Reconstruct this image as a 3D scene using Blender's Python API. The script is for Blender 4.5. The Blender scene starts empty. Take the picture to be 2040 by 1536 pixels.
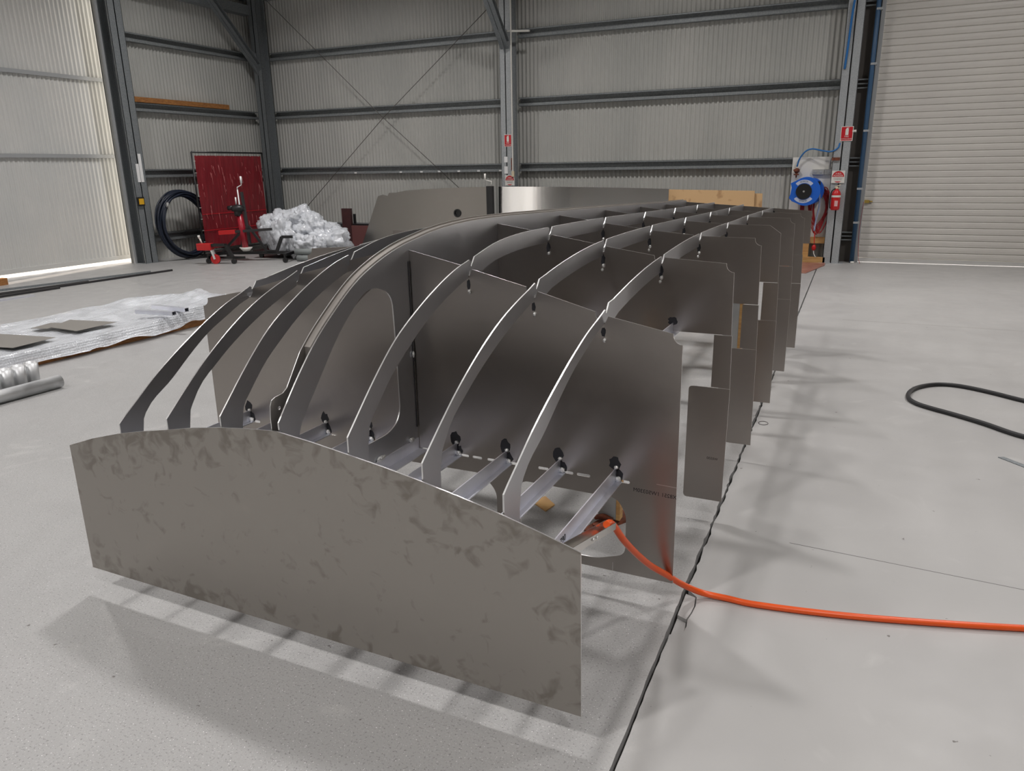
import bpy, bmesh, math, random
import numpy as np
from mathutils import Vector, Matrix, noise
from mathutils.geometry import tessellate_polygon
random.seed(7)
C = bpy.context.scene.collection
SC = bpy.context.scene
PI = math.pi

# ------------------------------------------------------------------ camera
F_PX = 1479.502
pitch, roll, yaw = 0.284566402, -0.0167805102, 0.426410655
fwd = Vector((-math.sin(yaw)*math.cos(pitch), math.cos(yaw)*math.cos(pitch), -math.sin(pitch)))
right = Vector((math.cos(yaw), math.sin(yaw), 0)); up = right.cross(fwd)
r2 = right*math.cos(roll) + up*math.sin(roll); u2 = r2.cross(fwd)
cam = bpy.data.cameras.new('camera'); camo = bpy.data.objects.new('camera', cam); C.objects.link(camo)
M = Matrix((r2, u2, -fwd)).transposed().to_4x4(); M.translation = Vector((0, 0, 1.55)); camo.matrix_world = M
cam.sensor_fit = 'HORIZONTAL'; cam.sensor_width = 36.0; cam.lens = 36.0*F_PX/2040.0
cam.clip_start = 0.05; cam.clip_end = 200
SC.camera = camo

# ------------------------------------------------------------------ world, sun, lamps, exposure
W = bpy.data.worlds.new('world'); SC.world = W; W.use_nodes = True
W.node_tree.nodes['Background'].inputs[0].default_value = (1.0, .93, .86, 1)
W.node_tree.nodes['Background'].inputs[1].default_value = 9.0
sun = bpy.data.lights.new('sun', 'SUN'); sun.energy = 14; sun.angle = .02; sun.color = (1, .86, .72)
so = bpy.data.objects.new('sun', sun); C.objects.link(so)
so.rotation_euler = Vector((.14, -.70, -.30)).to_track_quat('-Z', 'Y').to_euler()
SC.view_settings.view_transform = 'Standard'; SC.view_settings.look = 'None'
SC.view_settings.exposure = -1.12; SC.view_settings.gamma = 1.0; SC.view_settings.use_curve_mapping = False
LAMPS = [(-8.6, 9.6, 1.0), (-8.3, 4.6, 1.0), (-3.4, 9.6, 1.0), (-3.0, 4.2, .8), (2.0, 9.6, 1.0), (2.2, 4.2, .6), (-8.3, -1.2, .9), (-3.0, -1.6, 1.3), (2.4, -1.6, 1.1), (-8.3, -6.0, .6), (-3.0, -6.5, .5), (2.4, -6.5, .6)]
LAMP_Z, LAMP_W = 6.1, 62.0

# ------------------------------------------------------------------ materials
def mat(name, col, rough=.5, metal=0.0, noise_amt=0.0, noise_scale=8.0, col2=None, rough2=None, bump=0.0, bump_scale=60.0, stretch=(1, 1, 1), trans=0.0, spec=.5, alpha=1.0, emit=None, detail=4, thr=(.35, .65), aniso=0.0):
    m = bpy.data.materials.new(name); m.use_nodes = True; nt = m.node_tree; b = nt.nodes['Principled BSDF']
    b.inputs['Base Color'].default_value = (*col, 1); b.inputs['Roughness'].default_value = rough; b.inputs['Metallic'].default_value = metal
    b.inputs['Transmission Weight'].default_value = trans; b.inputs['Specular IOR Level'].default_value = spec; b.inputs['Alpha'].default_value = alpha
    b.inputs['Anisotropic'].default_value = aniso
    if emit: b.inputs['Emission Color'].default_value = (*emit[:3], 1); b.inputs['Emission Strength'].default_value = emit[3]
    tc = nt.nodes.new('ShaderNodeTexCoord'); mp = nt.nodes.new('ShaderNodeMapping'); nt.links.new(tc.outputs['Object'], mp.inputs[0]); mp.inputs['Scale'].default_value = stretch
    if col2 or rough2 is not None:
        n = nt.nodes.new('ShaderNodeTexNoise'); n.inputs['Scale'].default_value = noise_scale; n.inputs['Detail'].default_value = detail
        nt.links.new(mp.outputs[0], n.inputs['Vector'])
        mr = nt.nodes.new('ShaderNodeMapRange'); mr.inputs[1].default_value = thr[0]; mr.inputs[2].default_value = thr[1]; nt.links.new(n.outputs[0], mr.inputs[0])
        if col2:
            mx = nt.nodes.new('ShaderNodeMix'); mx.data_type = 'RGBA'; mx.inputs[6].default_value = (*col, 1); mx.inputs[7].default_value = (*col2, 1)
            nt.links.new(mr.outputs[0], mx.inputs[0]); nt.links.new(mx.outputs[2], b.inputs['Base Color'])
        if rough2 is not None:
            m2 = nt.nodes.new('ShaderNodeMapRange'); m2.inputs[3].default_value = rough; m2.inputs[4].default_value = rough2; nt.links.new(mr.outputs[0], m2.inputs[0]); nt.links.new(m2.outputs[0], b.inputs['Roughness'])
    if bump:
        n2 = nt.nodes.new('ShaderNodeTexNoise'); n2.inputs['Scale'].default_value = bump_scale; n2.inputs['Detail'].default_value = 3; nt.links.new(mp.outputs[0], n2.inputs['Vector'])
        bp = nt.nodes.new('ShaderNodeBump'); bp.inputs['Strength'].default_value = bump; bp.inputs['Distance'].default_value = .01; nt.links.new(n2.outputs[0], bp.inputs['Height']); nt.links.new(bp.outputs[0], b.inputs['Normal'])
    return m

def plate_mat(name, base, rough, stains=False):
    """mill finish aluminium sheet: fine rolling grain, hand smudges, optional dark grease spots along the edges"""
    m = mat(name, base, rough, 1.0); nt = m.node_tree; b = nt.nodes['Principled BSDF']; L = nt.links.new; N = nt.nodes.new
    tc = N('ShaderNodeTexCoord')
    n = N('ShaderNodeTexNoise'); n.inputs['Scale'].default_value = 3.2; n.inputs['Detail'].default_value = 6; n.inputs['Distortion'].default_value = 1.2; L(tc.outputs['Object'], n.inputs['Vector'])
    r = N('ShaderNodeMapRange'); r.inputs[1].default_value = .50; r.inputs[2].default_value = .80; L(n.outputs[0], r.inputs[0])
    n3 = N('ShaderNodeTexNoise'); n3.inputs['Scale'].default_value = 22; n3.inputs['Detail'].default_value = 5; L(tc.outputs['Object'], n3.inputs['Vector'])
    r3 = N('ShaderNodeMapRange'); r3.inputs[1].default_value = .40; r3.inputs[2].default_value = .75; L(n3.outputs[0], r3.inputs[0])
    mul = N('ShaderNodeMath'); mul.operation = 'MULTIPLY'; L(r.outputs[0], mul.inputs[0]); L(r3.outputs[0], mul.inputs[1])
    ro = N('ShaderNodeMapRange'); ro.inputs[3].default_value = rough; ro.inputs[4].default_value = rough+.09; L(mul.outputs[0], ro.inputs[0]); L(ro.outputs[0], b.inputs['Roughness'])
    mx = N('ShaderNodeMix'); mx.data_type = 'RGBA'; mx.inputs[6].default_value = (*base, 1); mx.inputs[7].default_value = (base[0]*1.10, base[1]*1.10, base[2]*1.10, 1); L(mul.outputs[0], mx.inputs[0])
    out = mx
    if stains:
        sp = N('ShaderNodeSeparateXYZ'); L(tc.outputs['Object'], sp.inputs[0])
        def rng(sock, a, c, lo, hi):
            q = N('ShaderNodeMapRange'); q.inputs[1].default_value = a; q.inputs[2].default_value = c; q.inputs[3].default_value = lo; q.inputs[4].default_value = hi; L(sock, q.inputs[0]); return q.outputs[0]
        def mth(op, a, c):
            q = N('ShaderNodeMath'); q.operation = op
            for i, s in enumerate((a, c)):
                if isinstance(s, (int, float)): q.inputs[i].default_value = s
                else: L(s, q.inputs[i])
            return q.outputs[0]
        bot = rng(sp.outputs[2], .10, .19, 1, 0)                       # grease along the bottom edge
        ab = mth('ABSOLUTE', mth('ADD', sp.outputs[0], 1.57), 0)
        top = mth('ADD', mth('MULTIPLY', ab, -.20), .80)               # along the cambered top edge
        tp = rng(mth('SUBTRACT', top, sp.outputs[2]), .0, .17, 1, 0)
        rt = rng(sp.outputs[0], -.68, -.59, 0, .8)
        em = mth('MAXIMUM', mth('MAXIMUM', bot, tp), rt)
        v1 = N('ShaderNodeTexNoise'); v1.inputs['Scale'].default_value = 16; v1.inputs['Detail'].default_value = 3; v1.inputs['Distortion'].default_value = .7; L(tc.outputs['Object'], v1.inputs['Vector'])
        s = mth('ADD', v1.outputs[0], mth('MULTIPLY', em, .16))
        msk = rng(s, .60, .76, 0, 1)
        m2 = N('ShaderNodeMix'); m2.data_type = 'RGBA'; m2.inputs[7].default_value = (base[0]*.62, base[1]*.60, base[2]*.57, 1)
        L(mx.outputs[2], m2.inputs[6]); L(mth('MULTIPLY', msk, .75), m2.inputs[0]); out = m2
    L(out.outputs[2], b.inputs['Base Color'])
    # rolling grain
    mp = N('ShaderNodeMapping'); mp.inputs['Scale'].default_value = (3, 3, 260); L(tc.outputs['Object'], mp.inputs[0])
    g = N('ShaderNodeTexNoise'); g.inputs['Scale'].default_value = 4; L(mp.outputs[0], g.inputs['Vector'])
    bp = N('ShaderNodeBump'); bp.inputs['Strength'].default_value = .12; bp.inputs['Distance'].default_value = .002; L(g.outputs[0], bp.inputs['Height']); L(bp.outputs[0], b.inputs['Normal'])
    return m

ALU = (.40, .37, .345)
m_plate = plate_mat('aluminium_sheet', ALU, .29)
m_front = plate_mat('aluminium_sheet_greasy', (.40, .375, .345), .34, True)
m_string = plate_mat('aluminium_flat_bar', (.54, .55, .58), .33)
m_pack = mat('dull_packing_bar', (.30, .28, .26), .5, .8)
m_edge = mat('cut_aluminium_edge', (.82, .82, .82), .34, 1.0)  # cut metal, colour brightened for the highlights the edges catch
m_extr = mat('aluminium_extrusion', (.84, .86, .93), .42, 1.0, col2=(.76, .78, .86), noise_scale=9)
m_weld = mat('weld_bead', (.75, .75, .74), .35, 1.0, bump=.6, bump_scale=180)
m_soot = mat('weld_soot', (.012, .012, .016), .8)
m_shiny = mat('bright_aluminium', (.74, .74, .74), .17, 1.0)
m_pipe = mat('mill_pipe', (.62, .63, .64), .42, 1.0, rough2=.55, noise_scale=12)
m_galv = mat('galvanised_steel', (.20, .22, .235), .5, .35, col2=(.27, .29, .30), noise_scale=70, detail=2)
m_galv_lt = mat('galvanised_steel_light', (.36, .385, .40), .5, .3, col2=(.45, .47, .485), noise_scale=60, detail=2)
m_girt = mat('girt_steel', (.22, .24, .25), .5, .3, col2=(.29, .31, .32), noise_scale=40, detail=2)
m_darksteel = mat('dark_steel', (.035, .033, .035), .6, .2)
m_wall = mat('corrugated_cladding', (.50, .50, .475), .5, 0, col2=(.44, .445, .425), noise_scale=1.2, stretch=(1, 1, .3))
m_recess_shade = mat('recess_shade', (.07, .062, .056), .7, 0)  # cladding colour darkened to stand for the shade in the recess
m_doorwhite = mat('white_door_cladding', (.66, .66, .64), .5, 0, col2=(.60, .61, .60), noise_scale=.9)
m_roll = mat('roller_slat', (.62, .60, .565), .38, 0, col2=(.59, .57, .54), noise_scale=1.5)
m_railgrey = mat('grey_rail', (.40, .415, .43), .45, .2)
m_roof = mat('roof_lining', (.30, .29, .27), .8)
m_walloff = mat('shed_cladding', (.26, .245, .225), .7)
m_white = mat('white_paint', (.75, .74, .70), .45)
m_paper = mat('white_label', (.85, .85, .85), .6)
m_red = mat('red_paint', (.56, .016, .018), .35)
m_crimson = mat('crimson_paint', (.33, .008, .022), .32)
m_signred = mat('sign_red', (.55, .012, .022), .4)
m_vinyl = mat('red_vinyl', (.20, .008, .016), .28, 0, col2=(.28, .02, .028), noise_scale=3.0, stretch=(1, 9, .8), thr=(.45, .8), bump=.9, bump_scale=3.2, spec=.6)
m_black = mat('black_paint', (.012, .012, .013), .4)
m_rubber = mat('black_rubber', (.018, .018, .02), .5)
m_hosenavy = mat('navy_hose', (.012, .018, .035), .38)
m_orange = mat('orange_hose', (.80, .10, .012), .32)
m_blue = mat('blue_plastic', (.015, .13, .62), .32)
m_bluepipe = mat('blue_pipe_paint', (.035, .095, .19), .45)
m_bluehose = mat('blue_hose', (.02, .16, .45), .4)
m_paleblue = mat('pale_blue_hose', (.35, .42, .62), .45)
m_redcable = mat('red_cable', (.30, .012, .015), .42)
m_wood = mat('pine_timber', (.60, .36, .14), .65, col2=(.46, .25, .09), noise_scale=5, stretch=(1, 1, 12))
m_woodo = mat('orange_timber', (.42, .19, .055), .65, col2=(.25, .10, .03), noise_scale=8, stretch=(1, 2, 10), detail=8)
m_mdf = mat('particle_board', (.60, .39, .20), .7, col2=(.36, .20, .09), noise_scale=6, thr=(.6, .72), detail=6)
m_rust = mat('rusty_steel', (.24, .065, .03), .8, col2=(.10, .035, .02), noise_scale=30, bump=.4)
m_maroon = mat('maroon_paint', (.075, .026, .026), .5, col2=(.05, .02, .022), noise_scale=5)
m_maroonl = mat('light_maroon_paint', (.16, .062, .06), .5)
m_greypost = mat('grey_painted_timber', (.36, .38, .39), .6, col2=(.42, .42, .41), noise_scale=12)
m_yellow = mat('yellow_plastic', (.75, .42, .02), .45)
m_brass = mat('brass', (.62, .45, .12), .35, 1.0)
m_grey = mat('grey_conduit', (.38, .38, .37), .5)
m_cream = mat('cream_plastic', (.72, .62, .45), .5)
m_redmat = mat('red_floor_sheet', (.30, .10, .07), .35, col2=(.42, .22, .18), noise_scale=6)
m_chrome = mat('chrome_steel', (.75, .73, .70), .18, 1.0)
m_foam = mat('grey_foam', (.22, .24, .24), .8)
m_cable = mat('brace_cable_steel', (.11, .10, .095), .6)

def film_mat(name, bubble):
    m = mat(name, (.74, .77, .82), .14, 0, spec=.8, alpha=1.0); nt = m.node_tree; b = nt.nodes['Principled BSDF']; L = nt.links.new; N = nt.nodes.new
    tc = N('ShaderNodeTexCoord')
    n = N('ShaderNodeTexNoise'); n.inputs['Scale'].default_value = 2.5 if bubble else 5; n.inputs['Detail'].default_value = 5; n.inputs['Distortion'].default_value = 1.5; L(tc.outputs['Object'], n.inputs['Vector'])
    a = N('ShaderNodeMapRange'); a.inputs[1].default_value = .3; a.inputs[2].default_value = .7; a.inputs[3].default_value = .72 if bubble else .70; a.inputs[4].default_value = .97 if bubble else .98; L(n.outputs[0], a.inputs[0]); L(a.outputs[0], b.inputs['Alpha'])
    bp = N('ShaderNodeBump'); bp.inputs['Strength'].default_value = 1.0 if bubble else .35; bp.inputs['Distance'].default_value = .012 if bubble else .02
    if bubble:
        v = N('ShaderNodeTexVoronoi'); v.inputs['Scale'].default_value = 48; v.inputs['Randomness'].default_value = .25; L(tc.outputs['Object'], v.inputs['Vector']); L(v.outputs['Distance'], bp.inputs['Height'])
    else: L(n.outputs[0], bp.inputs['Height'])
    L(bp.outputs[0], b.inputs['Normal']); return m
m_bubble = film_mat('bubble_wrap', True); m_film = film_mat('clear_film', False)

def floor_mat():
    m = mat('painted_concrete', (.43, .425, .415), .5); nt = m.node_tree; b = nt.nodes['Principled BSDF']; L = nt.links.new; N = nt.nodes.new
    tc = N('ShaderNodeTexCoord'); sp = N('ShaderNodeSeparateXYZ'); L(tc.outputs['Object'], sp.inputs[0])
    def mth(op, a, c=0.0, d=0.0):
        q = N('ShaderNodeMath'); q.operation = op
        for i, s in enumerate((a, c, d)):
            if isinstance(s, (int, float)): q.inputs[i].default_value = s
            else: L(s, q.inputs[i])
        return q.outputs[0]
    def rng(sock, a, c, lo, hi):
        q = N('ShaderNodeMapRange'); q.inputs[1].default_value = a; q.inputs[2].default_value = c; q.inputs[3].default_value = lo; q.inputs[4].default_value = hi; L(sock, q.inputs[0]); return q.outputs[0]
    def nz(scale, det=4, dist=0.0):
        n = N('ShaderNodeTexNoise'); n.inputs['Scale'].default_value = scale; n.inputs['Detail'].default_value = det; n.inputs['Distortion'].default_value = dist; L(tc.outputs['Object'], n.inputs['Vector']); return n.outputs[0]
    def mixc(f, a, c):
        q = N('ShaderNodeMix'); q.data_type = 'RGBA'
        L(f, q.inputs[0])
        for i, s in ((6, a), (7, c)):
            if isinstance(s, tuple): q.inputs[i].default_value = (*s, 1)
            else: L(s, q.inputs[i])
        return q.outputs[2]
    c = mixc(rng(nz(.8, 5), .3, .7, 0, 1), (.405, .40, .395), (.475, .47, .462))
    left = rng(sp.outputs[0], -.5, -.4, 1, 0)                       # the left slab has a coarse grit finish
    c = mixc(mth('MULTIPLY', left, .75), c, (.335, .335, .335))
    grit = mth('MULTIPLY', rng(nz(140, 3), .58, .68, 0, .75), left)
    c = mixc(grit, c, (.17, .17, .165))
    c = mixc(mth('MULTIPLY', rng(nz(190, 2), .66, .70, 0, .9), left), c, (.75, .75, .75))  # bright glints of the grit painted into the colour
    spk = rng(nz(26, 3), .735, .75, 0, .8)                          # small chips and flecks
    c = mixc(spk, c, (.10, .09, .08))
    patch = rng(nz(2.2, 7, 2.0), .62, .75, 0, .35); c = mixc(patch, c, (.58, .575, .56))
    # saw cut control joints on the right slab
    def cut(y0, sl, x0, w):
        d = mth('ABSOLUTE', mth('SUBTRACT', sp.outputs[1], mth('ADD', mth('MULTIPLY', sp.outputs[0], sl), y0)))
        near = mth('LESS_THAN', d, w); gt = mth('GREATER_THAN', sp.outputs[0], x0); return mth('MULTIPLY', near, gt)
    c = mixc(cut(3.065, -.06, -.11, .0022), c, (.09, .085, .08))
    c = mixc(cut(8.25, -.02, .0, .006), c, (.26, .25, .24))
    L(c, b.inputs['Base Color'])
    L(rng(nz(5, 5), .3, .7, .34, .52), b.inputs['Roughness'])
    bp = N('ShaderNodeBump'); bp.inputs['Distance'].default_value = .003; L(mth('ADD', mth('MULTIPLY', left, .35), .06), bp.inputs['Strength']); L(nz(150, 3), bp.inputs['Height']); L(bp.outputs[0], b.inputs['Normal'])
    return m
m_floor = floor_mat()

# ------------------------------------------------------------------ mesh helpers
class MB:
    def __init__(s): s.v = []; s.f = []; s.m = []; s.sm = []
    def add(s, vs, fs, mi=0, smooth=False):
        o = len(s.v); s.v += [tuple(v) for v in vs]; s.f += [tuple(i+o for i in f) for f in fs]; s.m += [mi]*len(fs); s.sm += [smooth]*len(fs); return s
    def box(s, x0, y0, z0, x1, y1, z1, mi=0):
        vs = [(x, y, z) for z in (z0, z1) for y in (y0, y1) for x in (x0, x1)]
        return s.add(vs, [(0, 2, 3, 1), (4, 5, 7, 6), (0, 1, 5, 4), (2, 6, 7, 3), (0, 4, 6, 2), (1, 3, 7, 5)], mi)
    def bar(s, a, b, w, h, mi=0, upv=(0, 0, 1)):
        a = Vector(a); b = Vector(b); d = (b-a).normalized(); u = Vector(upv)
        if abs(d.dot(u)) > .98: u = Vector((0, 1, 0))
        sd = d.cross(u).normalized(); u = sd.cross(d); vs = []
        for p in (a, b):
            for q, t in ((-1, -1), (1, -1), (1, 1), (-1, 1)): vs.append(p+sd*q*w/2+u*t*h/2)
        return s.add(vs, [(3, 2, 1, 0), (4, 5, 6, 7), (0, 1, 5, 4), (1, 2, 6, 5), (2, 3, 7, 6), (3, 0, 4, 7)], mi)
    def cyl(s, a, b, r, n=20, mi=0, rb=None, caps=True):
        a = Vector(a); b = Vector(b); d = (b-a).normalized(); u = Vector((0, 0, 1)) if abs(d.z) < .9 else Vector((0, 1, 0))
        e = d.cross(u).normalized(); g = d.cross(e); rb = r if rb is None else rb; vs = []
        for p, rr in ((a, r), (b, rb)):
            for i in range(n): t = 2*PI*i/n; vs.append(p+e*rr*math.cos(t)+g*rr*math.sin(t))
        s.add(vs, [(i, (i+1) % n, n+(i+1) % n, n+i) for i in range(n)], mi, True)
        if caps: s.add(vs, [tuple(range(n-1, -1, -1)), tuple(range(n, 2*n))], mi)
        return s
    def ring_pipe(s, a, b, r, wall, n=28, mi=0):
        a = Vector(a); b = Vector(b); d = (b-a).normalized(); u = Vector((0, 0, 1)) if abs(d.z) < .9 else Vector((0, 1, 0))
        e = d.cross(u).normalized(); g = d.cross(e); vs = []
        for p, rr in ((a, r), (b, r), (b, r-wall), (a, r-wall)):
            for i in range(n): t = 2*PI*i/n; vs.append(p+e*rr*math.cos(t)+g*rr*math.sin(t))
        for k in range(4):
            k2 = (k+1) % 4; s.add(vs, [(k*n+i, k*n+(i+1) % n, k2*n+(i+1) % n, k2*n+i) for i in range(n)], mi, k in (0, 2))
        return s
    def tube(s, pts, r, n=10, mi=0, closed=False, sub=6, caps=True):
        P = [Vector(p) for p in pts]
        if sub > 1: P = spline(P, sub, closed)
        m = len(P); vs = []; prev = None
        for i, p in enumerate(P):
            d = (P[(i+1) % m]-P[i-1]) if closed else (P[min(i+1, m-1)]-P[max(i-1, 0)])
            d.normalize()
            if prev is None: u = Vector((0, 0, 1)) if abs(d.z) < .9 else Vector((1, 0, 0)); e = d.cross(u).normalized()
            else: e = (prev-d*prev.dot(d)).normalized()
            prev = e; g = d.cross(e)
            for k in range(n): t = 2*PI*k/n; vs.append(p+e*r*math.cos(t)+g*r*math.sin(t))
        fs = []
        for i in range(m if closed else m-1):
            j = (i+1) % m
            for k in range(n): fs.append((i*n+k, i*n+(k+1) % n, j*n+(k+1) % n, j*n+k))
        s.add(vs, fs, mi, True)
        if caps and not closed: s.add(vs, [tuple(range(n-1, -1, -1)), tuple(range((m-1)*n, m*n))], mi)
        return s
    def ell(s, c, rx, ry, rz, mi=0, n=12, jit=0.0):
        vs = [(c[0], c[1], c[2]+rz)]; h = n//2
        for i in range(1, h):
            for k in range(n):
                a = PI*i/h; t = 2*PI*k/n; q = 1+random.uniform(-jit, jit)
                vs.append((c[0]+rx*q*math.sin(a)*math.cos(t), c[1]+ry*q*math.sin(a)*math.sin(t), c[2]+rz*q*math.cos(a)))
        vs.append((c[0], c[1], c[2]-rz)); fs = []
        for k in range(n): fs.append((0, 1+k, 1+(k+1) % n)); fs.append((len(vs)-1, len(vs)-1-n+(k+1) % n, len(vs)-1-n+k))
        for i in range(h-2):
            for k in range(n): a = 1+i*n; fs.append((a+k, a+n+k, a+n+(k+1) % n, a+(k+1) % n))
        return s.add(vs, fs, mi, True)
    def prism(s, loops, f3, d0, d1, mi=0, mside=None):
        """2-D outline with holes (loops[1:]) extruded from d0 to d1; f3(p, d) -> 3-D"""
        lp = [[Vector((p[0], p[1], 0)) for p in l] for l in loops]
        flat = [p for l in loops for p in l]; tris = tessellate_polygon(lp); n = len(flat)
        vs = [f3(p, d0) for p in flat]+[f3(p, d1) for p in flat]
        s.add(vs, [tuple(t) for t in tris]+[(t[2]+n, t[1]+n, t[0]+n) for t in tris], mi)
        o = 0; sd = []
        for l in loops:
            k = len(l)
            for i in range(k): a = o+i; b = o+(i+1) % k; sd.append((a, b, b+n, a+n))
            o += k
        s.add(vs, sd, mi if mside is None else mside); return s
    def build(s, name, mats, parent=None, bevel=0.0):
        me = bpy.data.meshes.new(name); me.from_pydata(s.v, [], s.f)
        for m in (mats if isinstance(mats, (list, tuple)) else [mats]): me.materials.append(m)
        me.polygons.foreach_set('material_index', s.m); me.polygons.foreach_set('use_smooth', s.sm)
        bm = bmesh.new(); bm.from_mesh(me); bmesh.ops.remove_doubles(bm, verts=bm.verts, dist=1e-6); bmesh.ops.recalc_face_normals(bm, faces=bm.faces); bm.to_mesh(me); bm.free()
        me.update(); o = bpy.data.objects.new(name, me); C.objects.link(o)
        if parent: o.parent = parent
        if bevel:
            md = o.modifiers.new('bevel', 'BEVEL'); md.width = bevel; md.segments = 2; md.limit_method = 'ANGLE'
        return o

def spline(P, sub, closed=False):
    out = []; m = len(P)
    for i in range(m if closed else m-1):
        if closed: p0, p1, p2, p3 = P[i-1], P[i], P[(i+1) % m], P[(i+2) % m]
        else: p1, p2 = P[i], P[i+1]; p0 = P[i-1] if i else p1*2-p2; p3 = P[i+2] if i+2 < m else p2*2-p1
        for k in range(sub):
            t = k/sub; out.append(.5*((2*p1)+(p2-p0)*t+(2*p0-5*p1+4*p2-p3)*t*t+(3*p1-p0-3*p2+p3)*t**3))
    if not closed: out.append(P[-1])
    return out
def cub(tab, x):
    n = len(tab)
    if x <= tab[0][0]: return tab[0][1]
    if x >= tab[-1][0]: return tab[-1][1]
    sl = [(tab[i+1][1]-tab[i][1])/(tab[i+1][0]-tab[i][0]) for i in range(n-1)]
    md = [sl[0]]+[(sl[i-1]+sl[i])/2 for i in range(1, n-1)]+[sl[-1]]
    for i in range(n-1):
        if x <= tab[i+1][0]:
            h = tab[i+1][0]-tab[i][0]; t = (x-tab[i][0])/h
            return (2*t**3-3*t*t+1)*tab[i][1]+(t**3-2*t*t+t)*h*md[i]+(-2*t**3+3*t*t)*tab[i+1][1]+(t**3-t*t)*h*md[i+1]
def rrect(x0, y0, x1, y1, r, n=6):
    out = []
    for cx, cy, a0 in ((x1-r, y1-r, 0), (x0+r, y1-r, PI/2), (x0+r, y0+r, PI), (x1-r, y0+r, 1.5*PI)):
        for k in range(n+1): a = a0+PI/2*k/n; out.append((cx+r*math.cos(a), cy+r*math.sin(a)))
    return out
def rpoly(P, R, n=5):
    """rounded polygon"""
    out = []; m = len(P)
    for i in range(m):
        a, b, c = Vector(P[i-1]), Vector(P[i]), Vector(P[(i+1) % m]); r = R[i] if isinstance(R, list) else R
        u = (a-b).normalized(); w = (c-b).normalized(); p, q = b+u*r, b+w*r
        for k in range(n+1): t = k/n; out.append(tuple((1-t)**2*p+2*t*(1-t)*b+t*t*q))
    return out
def empty(name, loc=(0, 0, 0), rz=0.0):
    o = bpy.data.objects.new(name, None); C.objects.link(o); o.location = loc; o.rotation_euler = (0, 0, rz); o.empty_display_size = .1; return o
def tag(o, label=None, cat=None, group=None, kind=None):
    if label: o['label'] = label
    if cat: o['category'] = cat
    if group: o['group'] = group
    if kind: o['kind'] = kind
    return o
def copy_tree(o, parent=None):
    c = o.copy(); C.objects.link(c); c.parent = parent
    for ch in list(o.children): copy_tree(ch, c)
    return c
def text_mesh(name, s, size, m, parent=None, Mx=None, align='CENTER', extrude=.0004):
    cu = bpy.data.curves.new(name, 'FONT'); cu.body = s; cu.size = size; cu.align_x = align; cu.align_y = 'CENTER'; cu.extrude = extrude
    t = bpy.data.objects.new(name+'_tmp', cu); C.objects.link(t); dg = bpy.context.evaluated_depsgraph_get(); dg.update()
    me = bpy.data.meshes.new_from_object(t.evaluated_get(dg)); bpy.data.objects.remove(t); bpy.data.curves.remove(cu)
    me.materials.clear(); me.materials.append(m); me.name = name
    if Mx is not None: me.transform(Mx)
    o = bpy.data.objects.new(name, me); C.objects.link(o)
    if parent: o.parent = parent
    return o
def frame3(ex, ey, org):
    """matrix putting text x along ex, y along ey"""
    ex = Vector(ex).normalized(); ey = Vector(ey).normalized(); ez = ex.cross(ey)
    Mx = Matrix((ex, ey, ez)).transposed().to_4x4(); Mx.translation = Vector(org); return Mx
def structure(o, cat=None, label=None): return tag(o, label, cat, None, 'structure')

# ------------------------------------------------------------------ shed shell
XL, YB, XR, YF, ZC = -11.92, 13.38, 7.0, -9.5, 6.7
# floor: two slabs parted by a ragged joint, with a broken-out chip
def build_floor():
    rnd = random.Random(3); mb = MB(); top = 0.0
    def edge(x, amp, y0, y1, step):
        out = []; y = y0
        while y < y1:
            near = 1.0 if y < 9 else .4
            out.append((x+rnd.uniform(-amp, amp)*near*(2.2 if 2.5 < y < 5.2 else .8), y)); y += step*(1+.3*rnd.random())
        out.append((x, y1)); return out
    f3 = lambda p, d: (p[0], p[1], d)
    le = edge(-.447, .0022, YF, YB, .035); re = edge(-.434, .0022, YF, YB, .035)
    mb.prism([[(XL-.3, YF)]+le+[(XL-.3, YB)]], f3, -.12, top)
    chip = [(-.40, 2.245), (-.392, 2.27), (-.390, 2.30), (-.395, 2.34), (-.388, 2.39), (-.385, 2.44), (-.392, 2.50)]
    r1 = [p for p in re if p[1] < 2.235]; r3 = [p for p in re if p[1] > 2.515]
    mb.prism([[(XR, YF), (XR, YB)]+list(reversed(r3))+list(reversed(chip))+list(reversed(r1))], f3, -.12, top)
    isl = [(-.434, 2.36), (-.434, 2.51), (-.397, 2.498), (-.390, 2.44), (-.393, 2.39), (-.400, 2.345), (-.41, 2.35)]
    mb.prism([isl], f3, -.12, -.001)
    mb.prism([[(-.434, 2.245), (-.402, 2.247), (-.394, 2.27), (-.393, 2.30), (-.399, 2.34), (-.41, 2.348), (-.434, 2.358)]], f3, -.12, -.014)
    mb.box(XL-.3, YF, -.2, XR, YB, -.12)
    structure(mb.build('floor', m_floor))
build_floor()

def corrugated(name, a, b, z0, z1, mt, inward, pitch=.0762, amp=.013, parent=None, sps=8):
    """vertical sine sheet from a to b (xy), thickness by solidify-like back face"""
    a = Vector((*a, 0)); b = Vector((*b, 0)); L = (b-a).length; d = (b-a)/L; nrm = Vector((*inward, 0)); n = int(L/pitch*sps); vs = []; fs = []
    for i in range(n+1):
        s = L*i/n; p = a+d*s+nrm*amp*math.sin(2*PI*s/pitch)
        vs += [(p.x, p.y, z0), (p.x, p.y, z1)]
    for i in range(n): fs.append((2*i, 2*i+2, 2*i+3, 2*i+1))
    mb = MB(); mb.add(vs, fs, 0, True)
    # flat outer skin so that the sheet is solid
    q = [a-nrm*.03, b-nrm*.03]; mb.add([(q[0].x, q[0].y, z0), (q[1].x, q[1].y, z0), (q[1].x, q[1].y, z1), (q[0].x, q[0].y, z1)], [(0, 1, 2, 3)])
    return mb.build(name, mt, parent)
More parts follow.
